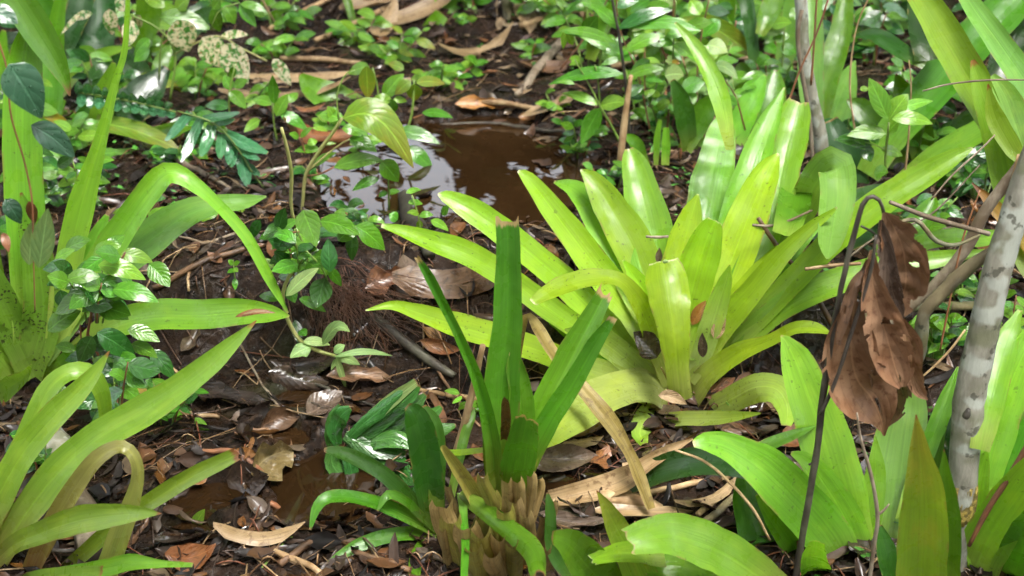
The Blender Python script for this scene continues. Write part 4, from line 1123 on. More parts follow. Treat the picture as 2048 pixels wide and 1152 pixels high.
# upper right shrub
herb('shrub', 3.62, 'slender dark stemmed shrub with long pinnate leaves at the top right of the puddle', 'shrub',
     [('darktwig', [(1260, 330, 7), (1258, 260, 7), (1254, 200, 7), (1248, 140, 6), (1236, 60, 6), (1222, -12, 6)]), ('greenstem', [(1244, 292, 6), (1222, 250, 6), (1200, 212, 5), (1184, 180, 4), (1150, 120, 3)], -.02), ('greenstem', [(1200, 212, 4), (1196, 160, 3), (1190, 130, 3)], -.02)],
     [(HD, 1236, 58, 1345, 20, 26, 0), (HB, 1232, 86, 1118, 62, 22, 0), (HB, 1236, 52, 1402, 62, 30, .02), (HB, 1242, 112, 1194, 78, 32, .02), (HB, 1168, 72, 1196, 32, 34, .05, dict(up=.1)), (HB, 1256, 152, 1328, 138, 22, -.02), (HB, 1246, 148, 1096, 170, 26, -.03),
      (HD, 1252, 192, 1288, 172, 22, -.03), (HB, 1200, 216, 1162, 290, 36, -.05, dict(up=.1)), (HL, 1200, 213, 1256, 206, 30, 0), (HL, 1196, 210, 1124, 187, 20, -.02), (HD, 1234, 16, 1284, -6, 24, 0), (HB, 1250, 102, 1330, 72, 26, -.02), (HB, 1244, 60, 1180, 10, 26, .05),
      (HL, 1240, 116, 1140, 62, 20, .02), (HB, 1170, 70, 1128, 66, 16, .0), (HB, 1214, 22, 1160, 5, 22, .1), (HL, 1146, 90, 1132, 60, 16, .0), (HL, 1130, 60, 1126, 98, 14, .0), (HB, 1330, 75, 1400, 60, 22, .03), (HB, 1270, 35, 1320, 60, 22, .05), (HL, 1150, 168, 1112, 165, 10, -.03)])
herb('shrub', 3.85, 'thicket of small light leaves with a pale round chewed leaf behind the lime leaves', 'shrub',
     [('redstem', [(1382, 300, 4), (1362, 240, 4), (1355, 170, 4), (1330, 110, 4), (1300, 40, 4)]), ('greenstem', [(1345, 140, 3), (1348, 60, 3), (1352, 0, 3)]), ('redstem', [(1490, 260, 4), (1470, 190, 3), (1440, 150, 3)]), ('redstem', [(1360, 330, 4), (1362, 290, 4), (1358, 220, 3)])],
     [(PG, 1330, 152, 1368, 150, 44, -.05, dict(up=.1, shape=.7)), (HB, 1285, 30, 1340, 10, 30, 0), (HL, 1330, 70, 1375, 40, 30, 0), (HB, 1290, 80, 1350, 90, 30, 0), (HB, 1300, 120, 1260, 150, 22, 0), (HL, 1320, 60, 1290, 30, 26, 0), (HB, 1370, 60, 1425, 45, 28, 0), (HL, 1400, 30, 1380, 0, 30, 0),
      (HB, 1365, 180, 1410, 165, 34, 0), (HB, 1395, 190, 1360, 215, 26, 0), (PG, 1362, 222, 1398, 232, 20, 0), (HB, 1335, 215, 1362, 222, 16, 0), (HB, 1290, 150, 1340, 138, 22, 0), (HL, 1400, 120, 1440, 100, 36, .05), (HB, 1450, 200, 1475, 210, 24, .0), (HB, 1420, 180, 1470, 190, 24, .0),
      (HL, 1380, 110, 1345, 90, 24, 0), (HB, 1300, 0, 1260, 25, 24, 0), (PG, 1350, 130, 1330, 122, 14, -.02), ('yellow', 1342, 125, 1360, 128, 12, -.03), (HB, 1325, 295, 1300, 305, 22, 0), (HB, 1310, 290, 1360, 290, 18, -.05), (HB, 1400, 290, 1440, 285, 14, -.05), (HB, 1440, 40, 1405, 75, 30, .1), (PG, 1415, 90, 1455, 105, 34, .0)])
herb('shrub', 4.1, 'low cluster of small round leaves beside the thin grey trunk', 'shrub',
     [('greenstem', [(1560, 200, 4), (1565, 120, 4), (1570, 40, 4)])],
     [(HL, 1540, 52, 1584, 46, 24, 0), (PG, 1532, 68, 1572, 60, 20, 0), (HL, 1512, 62, 1534, 48, 18, 0), (HB, 1545, 80, 1580, 72, 22, 0), (HB, 1530, 90, 1552, 108, 24, 0), (HB, 1560, 100, 1594, 104, 26, 0), (HB, 1555, 125, 1588, 138, 26, 0), (HL, 1545, 140, 1520, 128, 20, 0), (HB, 1575, 150, 1600, 160, 24, 0), (HB, 1530, 150, 1560, 165, 22, 0),
      (HL, 1556, 186, 1520, 188, 10, -.05), (HB, 1540, 20, 1570, 5, 26, .1), (HB, 1580, 20, 1600, 40, 24, .1), (HL, 1500, 30, 1520, 10, 22, .1)])
# light seedling right
herb('seedling', 3.15, 'pale lime seedling with whorled leaves right of the thin trunk', 'seedling',
     [('greenstem', [(1770, 352, 5), (1772, 300, 5), (1778, 245, 5)]), ('greenstem', [(1772, 300, 4), (1750, 290, 3), (1730, 285, 3)])],
     [(HL, 1776, 238, 1738, 156, 38, -.03), (HL, 1778, 240, 1816, 188, 38, 0), (HL, 1784, 238, 1866, 248, 28, -.03), (HL, 1772, 268, 1694, 272, 32, -.02), (HL, 1788, 228, 1866, 202, 22, .0), (HL, 1776, 264, 1800, 240, 26, 0), (HD, 1744, 292, 1668, 280, 28, 0), (HD, 1728, 292, 1742, 324, 28, 0), (HL, 1762, 300, 1806, 312, 22, 0), (HL, 1748, 348, 1776, 346, 28, 0), (HB, 1710, 275, 1730, 300, 20, 0), (HL, 1720, 180, 1738, 178, 12, 0), (HB, 1744, 270, 1756, 290, 18, 0)])
herb('creeping_vine', 2.3, 'vine of small bright leaves climbing beside the lichened trunk', 'vine',
     [('darktwig', [(2060, 740, 6), (2030, 790, 5), (2006, 850, 4), (1990, 920, 3), (1975, 985, 3)]), ('darktwig', [(2044, 950, 3), (2020, 1030, 3), (2006, 1100, 4), (1990, 1160, 4)], -.05)],
     [(HL, 2030, 800, 1990, 796, 20, 0), (HL, 2036, 790, 2060, 776, 22, 0), (HL, 2004, 845, 1990, 830, 24, 0), (HB, 2010, 850, 2034, 880, 30, 0), (HL, 1985, 905, 1956, 892, 20, 0), (HL, 1998, 920, 1986, 890, 24, 0), (HL, 1990, 925, 2026, 945, 26, 0), (HL, 1985, 950, 1960, 938, 26, 0), (HB, 1985, 960, 2015, 980, 28, 0), (HL, 1975, 985, 1962, 1018, 28, 0), (HL, 2010, 870, 2048, 860, 24, 0), (HL, 2025, 830, 2050, 820, 22, 0)])
herb('seedling', 2.72, 'two leaved seedling under the bent olive branch', 'seedling', [('greenstem', [(1838, 750, 4), (1846, 720, 4), (1850, 700, 3)])],
     [(HB, 1845, 724, 1895, 694, 34, -.02), (HL, 1860, 662, 1893, 690, 26, 0), (HB, 1850, 730, 1895, 745, 22, .03), (HL, 1958, 560, 1990, 545, 26, .0), (HB, 1950, 640, 1975, 585, 34, .05), (HB, 2000, 690, 2040, 700, 16, 0), (HL, 1960, 530, 2000, 540, 16, 0)])
herb('seedling', 2.25, 'little seedling leaf standing in the lower left mud', 'seedling', [('greenstem', [(38, 1140, 5), (28, 1100, 5), (22, 1060, 4)])],
     [(HL, 22, 1070, 34, 1000, 34, 0, dict(up=.1)), (HB, 160, 1130, 170, 1060, 46, .02, dict(up=.1)), (HB, 10, 1040, 0, 1000, 24, 0)], base=(40, 1140))
# chewed variegated plant at the top left
herb('chewed_plant', 3.9, 'plant with cream and green insect chewed leaves at the top left', 'herb',
     [('greenstem', [(340, 200, 5), (350, 110, 5), (320, 60, 4), (262, 30, 4)]), ('yellowstem', [(345, 110, 4), (430, 72, 4), (480, 95, 4), (534, 122, 4)]), ('greenstem', [(318, 160, 5), (322, 90, 4), (330, 60, 3)]), ('greenstem', [(420, 60, 3), (440, 20, 3), (480, 5, 3)])],
     [(MO, 218, 18, 224, 70, 30, 0, dict(up=.1)), (MO, 238, 22, 256, -4, 32, 0), (MO, 262, 40, 258, 92, 34, 0, dict(up=.1)), (MO, 352, 40, 378, 104, 60, -.03, dict(up=.2)), (MO, 404, 75, 446, 136, 56, -.03, dict(up=.2)), (MO, 446, 88, 496, 168, 56, -.04, dict(up=.2)), (MO, 545, 118, 582, 172, 28, 0), (MO, 440, 76, 498, 70, 18, 0), (MO, 280, 30, 268, 60, 24, 0),
      (HB, 318, 34, 424, 60, 38, .03), (HB, 424, 18, 440, 64, 28, 0), (HB, 450, 10, 470, 48, 28, 0), (HB, 478, 10, 512, 54, 26, 0), (HB, 480, 8, 534, 24, 18, 0), (HB, 440, 0, 425, 20, 22, 0), (HB, 300, 78, 268, 110, 22, 0), (HL, 330, 14, 290, 0, 24, 0), (HB, 300, 100, 268, 124, 24, -.03), (HL, 352, 20, 380, -6, 28, .05), (MO, 185, 28, 150, 40, 16, 0), (MO, 170, 20, 120, 72, 10, .0)])

# filler growth: one herb per entry, leaves set round a few short stems
def bush(px, py, n, wpx, hpx, size, mats, label, Y=None, name='undergrowth_herb', slim=.42):
    r = random.Random(int(px * 7 + py))
    g = G(px, py); Yb = Y or float(g[1])
    root = thing(name, (float(P(px, py, Yb)[0]), Yb, float(H(P(px, py, Yb)[0], Yb))), label, 'herb')
    size *= 1.22
    for k in range(max(2, round(n / 6))):
        tx = px + r.uniform(-.5, .5) * wpx; ty = py - hpx * r.uniform(.5, 1); dy = r.uniform(-.08, .12)
        rod([(px + (tx - px) * .3, py + 6, 4), ((px + tx) / 2, (py + ty) / 2, 4), (tx, ty, 3)], Yb, dy, r.choice(('greenstem', 'redstem', 'greenstem')), root, 'stem', k=5, n=7)
        for j in range(7):
            v = r.uniform(.25, 1.05); bx = px + (tx - px) * v; by = py + (ty - py) * v
            sd_ = 1 if j % 2 else -1; a = r.uniform(-.7, .9); L = size * r.uniform(.55, 1.2)
            oval((bx, by), (bx + sd_ * L * math.cos(a), by - L * math.sin(a) * .7 + L * .15), L * slim * r.uniform(.8, 1.2), Yb + dy * v + r.uniform(-.02, .02), r.choice(mats), root, dY=r.uniform(-.06, .06), droop=r.uniform(-.05, .2), up=r.uniform(.1, .9), n=9, m=5)
    return root


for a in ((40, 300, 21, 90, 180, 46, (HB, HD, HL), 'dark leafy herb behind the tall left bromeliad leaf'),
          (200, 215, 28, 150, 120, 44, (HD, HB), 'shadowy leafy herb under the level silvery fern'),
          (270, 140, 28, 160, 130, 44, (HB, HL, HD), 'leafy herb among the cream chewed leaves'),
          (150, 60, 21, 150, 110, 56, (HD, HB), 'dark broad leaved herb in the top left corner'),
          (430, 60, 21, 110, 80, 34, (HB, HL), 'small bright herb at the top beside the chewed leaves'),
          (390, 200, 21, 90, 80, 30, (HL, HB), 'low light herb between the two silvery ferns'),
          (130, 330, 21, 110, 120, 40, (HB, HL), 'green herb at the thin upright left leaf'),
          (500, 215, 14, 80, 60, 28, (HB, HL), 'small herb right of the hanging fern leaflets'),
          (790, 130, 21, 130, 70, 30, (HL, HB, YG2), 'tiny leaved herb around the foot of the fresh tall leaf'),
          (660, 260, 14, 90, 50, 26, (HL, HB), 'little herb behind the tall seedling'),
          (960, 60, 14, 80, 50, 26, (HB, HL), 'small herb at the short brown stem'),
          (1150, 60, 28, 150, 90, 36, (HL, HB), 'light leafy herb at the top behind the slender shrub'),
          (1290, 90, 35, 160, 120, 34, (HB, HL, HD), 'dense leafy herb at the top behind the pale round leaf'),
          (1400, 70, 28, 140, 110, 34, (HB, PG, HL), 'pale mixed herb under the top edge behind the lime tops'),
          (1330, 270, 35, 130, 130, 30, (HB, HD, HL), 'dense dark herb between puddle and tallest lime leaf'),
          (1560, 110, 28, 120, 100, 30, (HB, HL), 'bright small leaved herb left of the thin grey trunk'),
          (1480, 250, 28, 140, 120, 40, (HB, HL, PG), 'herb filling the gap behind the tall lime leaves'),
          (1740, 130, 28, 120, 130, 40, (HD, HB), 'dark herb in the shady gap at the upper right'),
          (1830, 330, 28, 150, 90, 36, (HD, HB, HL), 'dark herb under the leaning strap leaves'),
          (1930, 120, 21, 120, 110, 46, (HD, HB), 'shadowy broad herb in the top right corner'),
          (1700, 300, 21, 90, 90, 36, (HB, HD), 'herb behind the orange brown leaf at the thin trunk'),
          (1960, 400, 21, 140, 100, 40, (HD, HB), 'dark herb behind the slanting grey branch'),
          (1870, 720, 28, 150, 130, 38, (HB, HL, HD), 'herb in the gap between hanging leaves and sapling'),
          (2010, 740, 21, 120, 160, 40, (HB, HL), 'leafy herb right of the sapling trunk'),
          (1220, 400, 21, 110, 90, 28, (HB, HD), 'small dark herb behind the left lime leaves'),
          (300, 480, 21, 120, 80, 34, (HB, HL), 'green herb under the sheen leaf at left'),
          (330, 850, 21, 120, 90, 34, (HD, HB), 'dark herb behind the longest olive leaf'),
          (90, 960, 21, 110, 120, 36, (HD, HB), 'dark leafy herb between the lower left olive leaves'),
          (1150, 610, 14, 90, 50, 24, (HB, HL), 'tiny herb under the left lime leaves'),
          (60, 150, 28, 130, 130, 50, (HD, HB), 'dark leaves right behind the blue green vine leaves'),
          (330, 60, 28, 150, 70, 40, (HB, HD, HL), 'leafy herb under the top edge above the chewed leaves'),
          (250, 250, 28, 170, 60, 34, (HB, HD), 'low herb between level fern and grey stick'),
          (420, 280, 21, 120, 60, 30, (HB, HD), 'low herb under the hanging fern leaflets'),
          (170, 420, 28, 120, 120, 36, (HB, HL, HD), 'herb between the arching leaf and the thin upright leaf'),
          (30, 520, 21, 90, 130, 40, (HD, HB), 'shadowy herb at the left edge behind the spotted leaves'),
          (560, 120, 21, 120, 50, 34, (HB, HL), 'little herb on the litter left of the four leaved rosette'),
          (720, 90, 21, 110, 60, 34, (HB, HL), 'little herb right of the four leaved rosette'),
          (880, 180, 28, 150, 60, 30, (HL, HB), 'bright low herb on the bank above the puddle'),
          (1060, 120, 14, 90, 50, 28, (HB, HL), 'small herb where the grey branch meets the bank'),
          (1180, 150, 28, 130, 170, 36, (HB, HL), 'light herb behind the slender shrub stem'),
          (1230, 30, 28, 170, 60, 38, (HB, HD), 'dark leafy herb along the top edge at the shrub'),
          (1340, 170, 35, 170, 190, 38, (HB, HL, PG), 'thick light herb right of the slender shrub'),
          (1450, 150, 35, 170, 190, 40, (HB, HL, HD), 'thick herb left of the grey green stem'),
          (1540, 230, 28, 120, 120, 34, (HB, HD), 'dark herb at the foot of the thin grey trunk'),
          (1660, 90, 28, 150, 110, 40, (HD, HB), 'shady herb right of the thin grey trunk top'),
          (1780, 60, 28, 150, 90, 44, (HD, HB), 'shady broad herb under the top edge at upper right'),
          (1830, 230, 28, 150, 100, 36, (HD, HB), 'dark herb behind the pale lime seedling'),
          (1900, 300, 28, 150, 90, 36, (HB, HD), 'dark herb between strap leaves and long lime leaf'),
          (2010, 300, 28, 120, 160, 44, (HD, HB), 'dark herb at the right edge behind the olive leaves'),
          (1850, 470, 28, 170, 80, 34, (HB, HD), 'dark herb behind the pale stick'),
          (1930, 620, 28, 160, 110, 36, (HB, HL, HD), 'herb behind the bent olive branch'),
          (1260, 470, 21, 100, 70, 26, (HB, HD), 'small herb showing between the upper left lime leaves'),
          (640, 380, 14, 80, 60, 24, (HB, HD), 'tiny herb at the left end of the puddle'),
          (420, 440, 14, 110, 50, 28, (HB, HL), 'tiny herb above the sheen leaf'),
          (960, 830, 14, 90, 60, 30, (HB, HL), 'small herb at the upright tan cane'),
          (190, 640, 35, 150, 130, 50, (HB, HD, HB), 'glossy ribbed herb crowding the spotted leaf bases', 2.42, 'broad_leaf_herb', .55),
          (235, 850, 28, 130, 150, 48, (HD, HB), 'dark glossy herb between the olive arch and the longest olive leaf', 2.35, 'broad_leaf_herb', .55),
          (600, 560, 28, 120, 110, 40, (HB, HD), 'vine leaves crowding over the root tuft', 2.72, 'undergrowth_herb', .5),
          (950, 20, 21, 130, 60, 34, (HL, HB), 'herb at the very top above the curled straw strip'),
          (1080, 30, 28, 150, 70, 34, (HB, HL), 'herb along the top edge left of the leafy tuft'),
          (1110, 230, 14, 110, 60, 26, (HB, HL), 'little herb on the far right shore of the puddle'),
          (1160, 330, 21, 110, 90, 30, (HB, HD), 'herb overhanging the right end of the puddle'),
          (1290, 240, 35, 140, 170, 36, (HB, HL), 'tall leafy sapling right of the pale cane sheath'),
          (1400, 240, 35, 150, 170, 38, (HB, HL, PG), 'tall leafy sapling behind the tallest lime leaf'),
          (1500, 90, 28, 130, 90, 34, (HB, HL), 'light herb under the top edge left of the thin trunk'),
          (560, 60, 21, 130, 60, 30, (HL, HB), 'light herb in the far litter left of the tan canes'),
          (350, 330, 28, 150, 60, 30, (HB, HD), 'low herb along the long grey stick'),
          (90, 420, 28, 110, 140, 42, (HB, HD), 'leafy herb behind the thin vine at the left edge'),
          (700, 330, 21, 130, 90, 30, (HB, HL), 'herb leaning over the left end of the puddle'),
          (740, 470, 21, 120, 60, 30, (HB, HD), 'low herb on the near left shore of the puddle'),
          (1420, 1130, 21, 160, 80, 34, (HD, HB), 'dark herb in the shady gap at lower right')):
    bush(*a)


# ferns
def fern(label, Y, rach, wid, pin, dY=0.0):
    p = P(rach[0][0], rach[0][1], Y); root = thing('fern', (p[0], p[1], float(H(p[0], p[1]))), label, 'fern')
    rod([(*a, 4) for a in rach], Y, dY, 'greenstem', root, 'frond_stem', k=5)
    for (bx, by, tx, ty, ww) in pin:
        blade([(bx, by, ww * .8), ((bx * 2 + tx) / 3, (by * 2 + ty) / 3 + 1, ww), ((bx + 2 * tx) / 3, (by + 2 * ty) / 3 + 2, ww * .9), (tx, ty, ww * .25)], Y, dY + random.uniform(-.03, .01), 'fern', root, 'leaflet', up=.5, cup=.06, wave=.12, rows=10, m=7)


pin = []
for k in range(11):
    x = 160 + k * 18; y = 186 + k * 3.2
    pin += [(x, y, x - 4 - k * .3, y - 24 + k * .9, 18), (x + 3, y + 2, x + 2, y + 28 - k * .9, 18)]
fern('silvery wet fern frond lying level over the litter', 3.75, [(155, 185), (250, 200), (352, 224)], 18, pin, -.03)
fern('silvery wet fern frond with long leaflets hanging toward the arching leaf', 3.45, [(355, 222), (430, 248), (478, 300), (508, 350), (556, 408)], 20,
     [(380, 226, 330, 282, 19), (402, 238, 362, 324, 21), (424, 252, 402, 314, 24), (444, 268, 440, 318, 22), (458, 282, 458, 330, 18), (404, 238, 480, 225, 17), (428, 250, 470, 238, 12), (452, 268, 536, 306, 24), (470, 290, 520, 320, 18), (482, 308, 496, 374, 26), (492, 328, 520, 350, 16), (505, 348, 512, 392, 18), (520, 365, 552, 372, 14), (530, 378, 545, 416, 16), (470, 296, 462, 335, 16)], -.05)
pf = []
fern('bluish fern frond in the shade under the long strap leaves at upper right', 3.6, [(1870, 190), (1920, 160), (1980, 130)], 16,
     [(1880, 185, 1905, 188, 14), (1895, 175, 1940, 178, 16), (1910, 170, 1950, 200, 16), (1900, 172, 1880, 168, 12), (1925, 160, 1945, 215, 16), (1940, 150, 1935, 130, 12), (1950, 145, 1975, 170, 14)])
fern('dark teal fern frond beside the thin grey trunk', 4.0, [(1650, 150), (1665, 80), (1690, 0)], 16,
     [(1652, 130, 1680, 120, 18), (1652, 120, 1632, 105, 16), (1660, 95, 1700, 85, 18), (1660, 90, 1636, 70, 16), (1668, 65, 1704, 50, 18), (1670, 60, 1645, 40, 16), (1678, 35, 1710, 20, 18), (1680, 30, 1660, 10, 16)])
# wet dark fern by the small pool
p = G(690, 905); wf = thing('wet_fern', p, 'low dark wrinkled wet fern clump at the small puddle', 'fern')
for pts, dy in (([(690, 885, 16), (730, 845, 26), (780, 805, 30), (832, 764, 18)], -.02), ([(700, 890, 18), (760, 845, 34), (810, 800, 32), (838, 770, 10)], .02), ([(715, 900, 18), (775, 855, 36), (825, 815, 34), (852, 788, 8)], .03), ([(735, 905, 18), (790, 870, 36), (850, 840, 34), (884, 812, 8)], .04),
                ([(690, 870, 18), (720, 885, 36), (760, 900, 38), (812, 912, 18)], 'g'), ([(668, 885, 18), (664, 925, 30), (680, 950, 28), (700, 974, 8)], 'g'), ([(690, 895, 16), (700, 930, 28), (706, 960, 26), (710, 982, 6)], 'g'), ([(676, 890, 16), (670, 860, 34), (684, 830, 34), (702, 815, 10)], -.02),
                ([(780, 905, 20), (800, 930, 34), (812, 960, 30), (814, 985, 8)], 'g'), ([(760, 880, 20), (830, 870, 34), (880, 860, 30), (912, 850, 6)], .06), ([(665, 905, 14), (660, 870, 22), (666, 830, 18), (680, 808, 4)], .0), ([(720, 900, 16), (760, 880, 34), (800, 880, 36), (850, 900, 8)], -.03), ([(740, 920, 16), (770, 930, 30), (800, 950, 30), (835, 985, 6)], 'g'), ([(710, 890, 16), (690, 910, 26), (672, 930, 24), (652, 945, 5)], 'g')):
    blade(pts, float(p[1]) - .09, 0 if dy == 'g' else dy, 'wetdark', wf, up=.35, cup=-.1, wave=.24, m=9, tipg=dy == 'g')
blade([(692, 882, 12), (735, 842, 24), (785, 800, 28), (834, 764, 14)], float(p[1]) - .07, -.05, 'palegreen', wf, up=.6, wave=.1, label='pale underside of a turned leaf')

# ================================================================== TRUNKS, BRANCHES, STICKS
def stick(name, pts, Y, dY, mat, label, cat, lump=.12, ground=False, k=8):
    o = rod(pts, Y, dY, mat, None, name, k=k, lump=lump, ground=ground)
    return tag(o, label, cat)


tr = thing('sapling', G(1905, 1150), 'pale grey lichened sapling trunk at the right', 'tree')
YT = gY(1905, 1150) + .02
rod([(1902, 1175, 56), (1908, 1110, 52), (1924, 1000, 56), (1930, 900, 60), (1940, 790, 62), (1964, 680, 60), (1990, 560, 58), (2022, 450, 54), (2062, 330, 54), (2120, 180, 50)], YT, .10, 'trunk', tr, 'trunk', k=28, lump=.05, n=110)
rod([(1988, 500, 24), (1935, 536, 28), (1886, 584, 28), (1848, 628, 26), (1842, 690, 26), (1836, 720, 20)], YT + .12, .02, 'bark', tr, 'branch', k=12, lump=.12, n=40)
q = NT('ochre_lichen'); ob = q.n('TexCoord').outputs['Object']; nz = q.noise(ob, 120.0, 4.0)
q.put(q.b.inputs['Base Color'], q.mix(q.ramp(nz, .4, .62), (.10, .075, .015), (.34, .25, .05))); q.put(q.b.inputs['Normal'], q.bump(nz, .9, .004)); q.b.inputs['Roughness'].default_value = .8
M['ochre'] = q.m
rod([(1918, 1040, 56.5), (1921, 1020, 58), (1925, 990, 59), (1927, 964, 58.5)], YT + .013, .008, 'ochre', tr, 'lichen_band', k=20, lump=.05)
rod([(1929, 835, 14), (1934, 828, 16), (1937, 818, 8)], YT - .035, 0, 'darktwig', tr, 'knot_hole', k=8)
stick('branch', [(2070, 290, 26), (2010, 370, 26), (1968, 425, 26), (1935, 490, 25), (1880, 560, 24), (1810, 622, 22), (1760, 660, 18)], 2.62, .05, 'twig', 'grey dead branch slanting down behind the sapling trunk', 'branch')
stick('branch', [(2040, 310, 12), (2018, 400, 12), (1998, 500, 12), (1985, 560, 10)], 2.6, .0, 'tanstick', 'straight thin tan stick beside the slanting grey branch', 'stick')
stick('branch', [(1780, 404, 8), (1850, 432, 10), (1920, 452, 11), (1978, 468, 10)], 2.45, .05, 'twig', 'pale stick running from hanging dead leaves to the sapling', 'stick')
stick('branch', [(1700, 640, 10), (1800, 618, 16), (1900, 612, 18), (2060, 612, 18)], 2.72, .05, 'bark', 'level mossy branch behind the bent olive branch', 'branch')
stick('branch', [(1516, 436, 9), (1560, 500, 10), (1612, 560, 10), (1665, 650, 12)], 2.75, -.05, 'brownstick', 'brown stick lying across the right lime leaves', 'stick')
stick('branch', [(1610, 538, 7), (1670, 530, 7), (1722, 527, 7)], 2.5, 0, 'tanstick', 'short tan twig left of the hanging dead leaves', 'twig')
stick('branch', [(1505, 450, 5), (1555, 450, 6), (1625, 420, 4)], 2.7, 0, 'twig', 'thin forked looking grey twig behind the top lime leaves', 'twig')
stick('branch', [(1770, 455, 5), (1830, 440, 9), (1870, 480, 10), (1910, 490, 8), (1960, 470, 5)], 2.55, .05, 'bark', 'bent olive twig just below the pale stick', 'twig')
stick('branch', [(1292, 473, 5), (1315, 474, 6), (1337, 473, 5)], YA + .02, 0, 'twig', 'tiny grey twig caught between the upper lime leaves', 'twig')
stick('twig', [(1845, 182, 3), (1900, 168, 4), (1980, 160, 4), (2060, 160, 3)], 2.5, 0, 'twig', 'thin bare twig crossing the leaning strap leaves', 'twig')
stick('twig', [(1862, 400, 3), (1905, 350, 4), (1958, 302, 4), (1990, 270, 3)], 2.6, 0, 'twig', 'thin pale twig rising over the long lime leaf', 'twig')
stick('twig', [(1574, 214, 5), (1600, 140, 4), (1632, 70, 4), (1660, -12, 4)], 3.3, 0, 'redstem', 'red brown wiry stem crossing the thin grey trunk', 'stem')
stick('twig', [(1622, 170, 5), (1628, 90, 4), (1634, -12, 4)], 3.32, 0, 'redstem', 'upright red brown stem beside the thin grey trunk', 'stem')
stick('sapling', [(1646, 345, 28), (1640, 270, 28), (1622, 190, 28), (1606, 100, 28), (1604, 40, 26), (1600, -14, 26)], 3.45, .02, 'trunk', 'thin grey leaning sapling trunk behind the lime bromeliad', 'tree', .08)
stick('twig', [(1626, 330, 7), (1618, 230, 9), (1600, 120, 8), (1596, 60, 9), (1604, 20, 8)], 3.42, 0, 'twig', 'peeling grey stem wound along the thin sapling', 'stem')
stick('twig', [(2062, 880, 13), (2020, 950, 13), (1975, 1020, 12), (1938, 1092, 9)], YT - .05, 0, 'redstem', 'red brown stick leaning on the lower sapling trunk', 'stick')
tw = thing('twig', G(1745, 1160), 'pale dead twig with a small fork before the upright broad leaf', 'twig')
rod([(1738, 1170, 8), (1748, 1090, 9), (1755, 1032, 9), (1742, 950, 8), (1722, 880, 6), (1714, 826, 4)], YG - .14, 0, 'twig', tw, 'stem')
rod([(1755, 1030, 6), (1768, 1020, 5), (1778, 1008, 3)], YG - .14, 0, 'twig', tw, 'fork', n=6)
stick('twig', [(1700, 870, 4), (1720, 800, 4), (1738, 740, 4), (1745, 700, 3)], 2.3, 0, 'darktwig', 'thin black twig under the hanging dead leaves', 'twig')
stick('twig', [(1836, 760, 4), (1866, 735, 5), (1900, 700, 5), (1930, 660, 4)], 2.4, 0, 'tanstick', 'pale thin twig beside the two leaved seedling', 'twig')
for k, (pts, mt, lab) in enumerate((
        ([(966, 690, 12), (950, 760, 14), (932, 835, 16), (914, 905, 18)], 'tanstick', 'upright tan cane standing left of the cut bromeliad'),
        ([(1262, 150, 8), (1252, 220, 13), (1244, 290, 15), (1238, 352, 12)], 'tanstick', 'pale upright cane sheath at the right end of the puddle'),
        ([(1012, 118, 26), (1018, 60, 24), (1012, -14, 22)], 'bark', 'short brown stem standing above the far mud bank'))):
    stick('cane' if k < 2 else 'plant_stem', pts, (YB + .12, 3.5, 4.75)[k], 0, mt, lab, ('cane', 'cane', 'stem')[k])
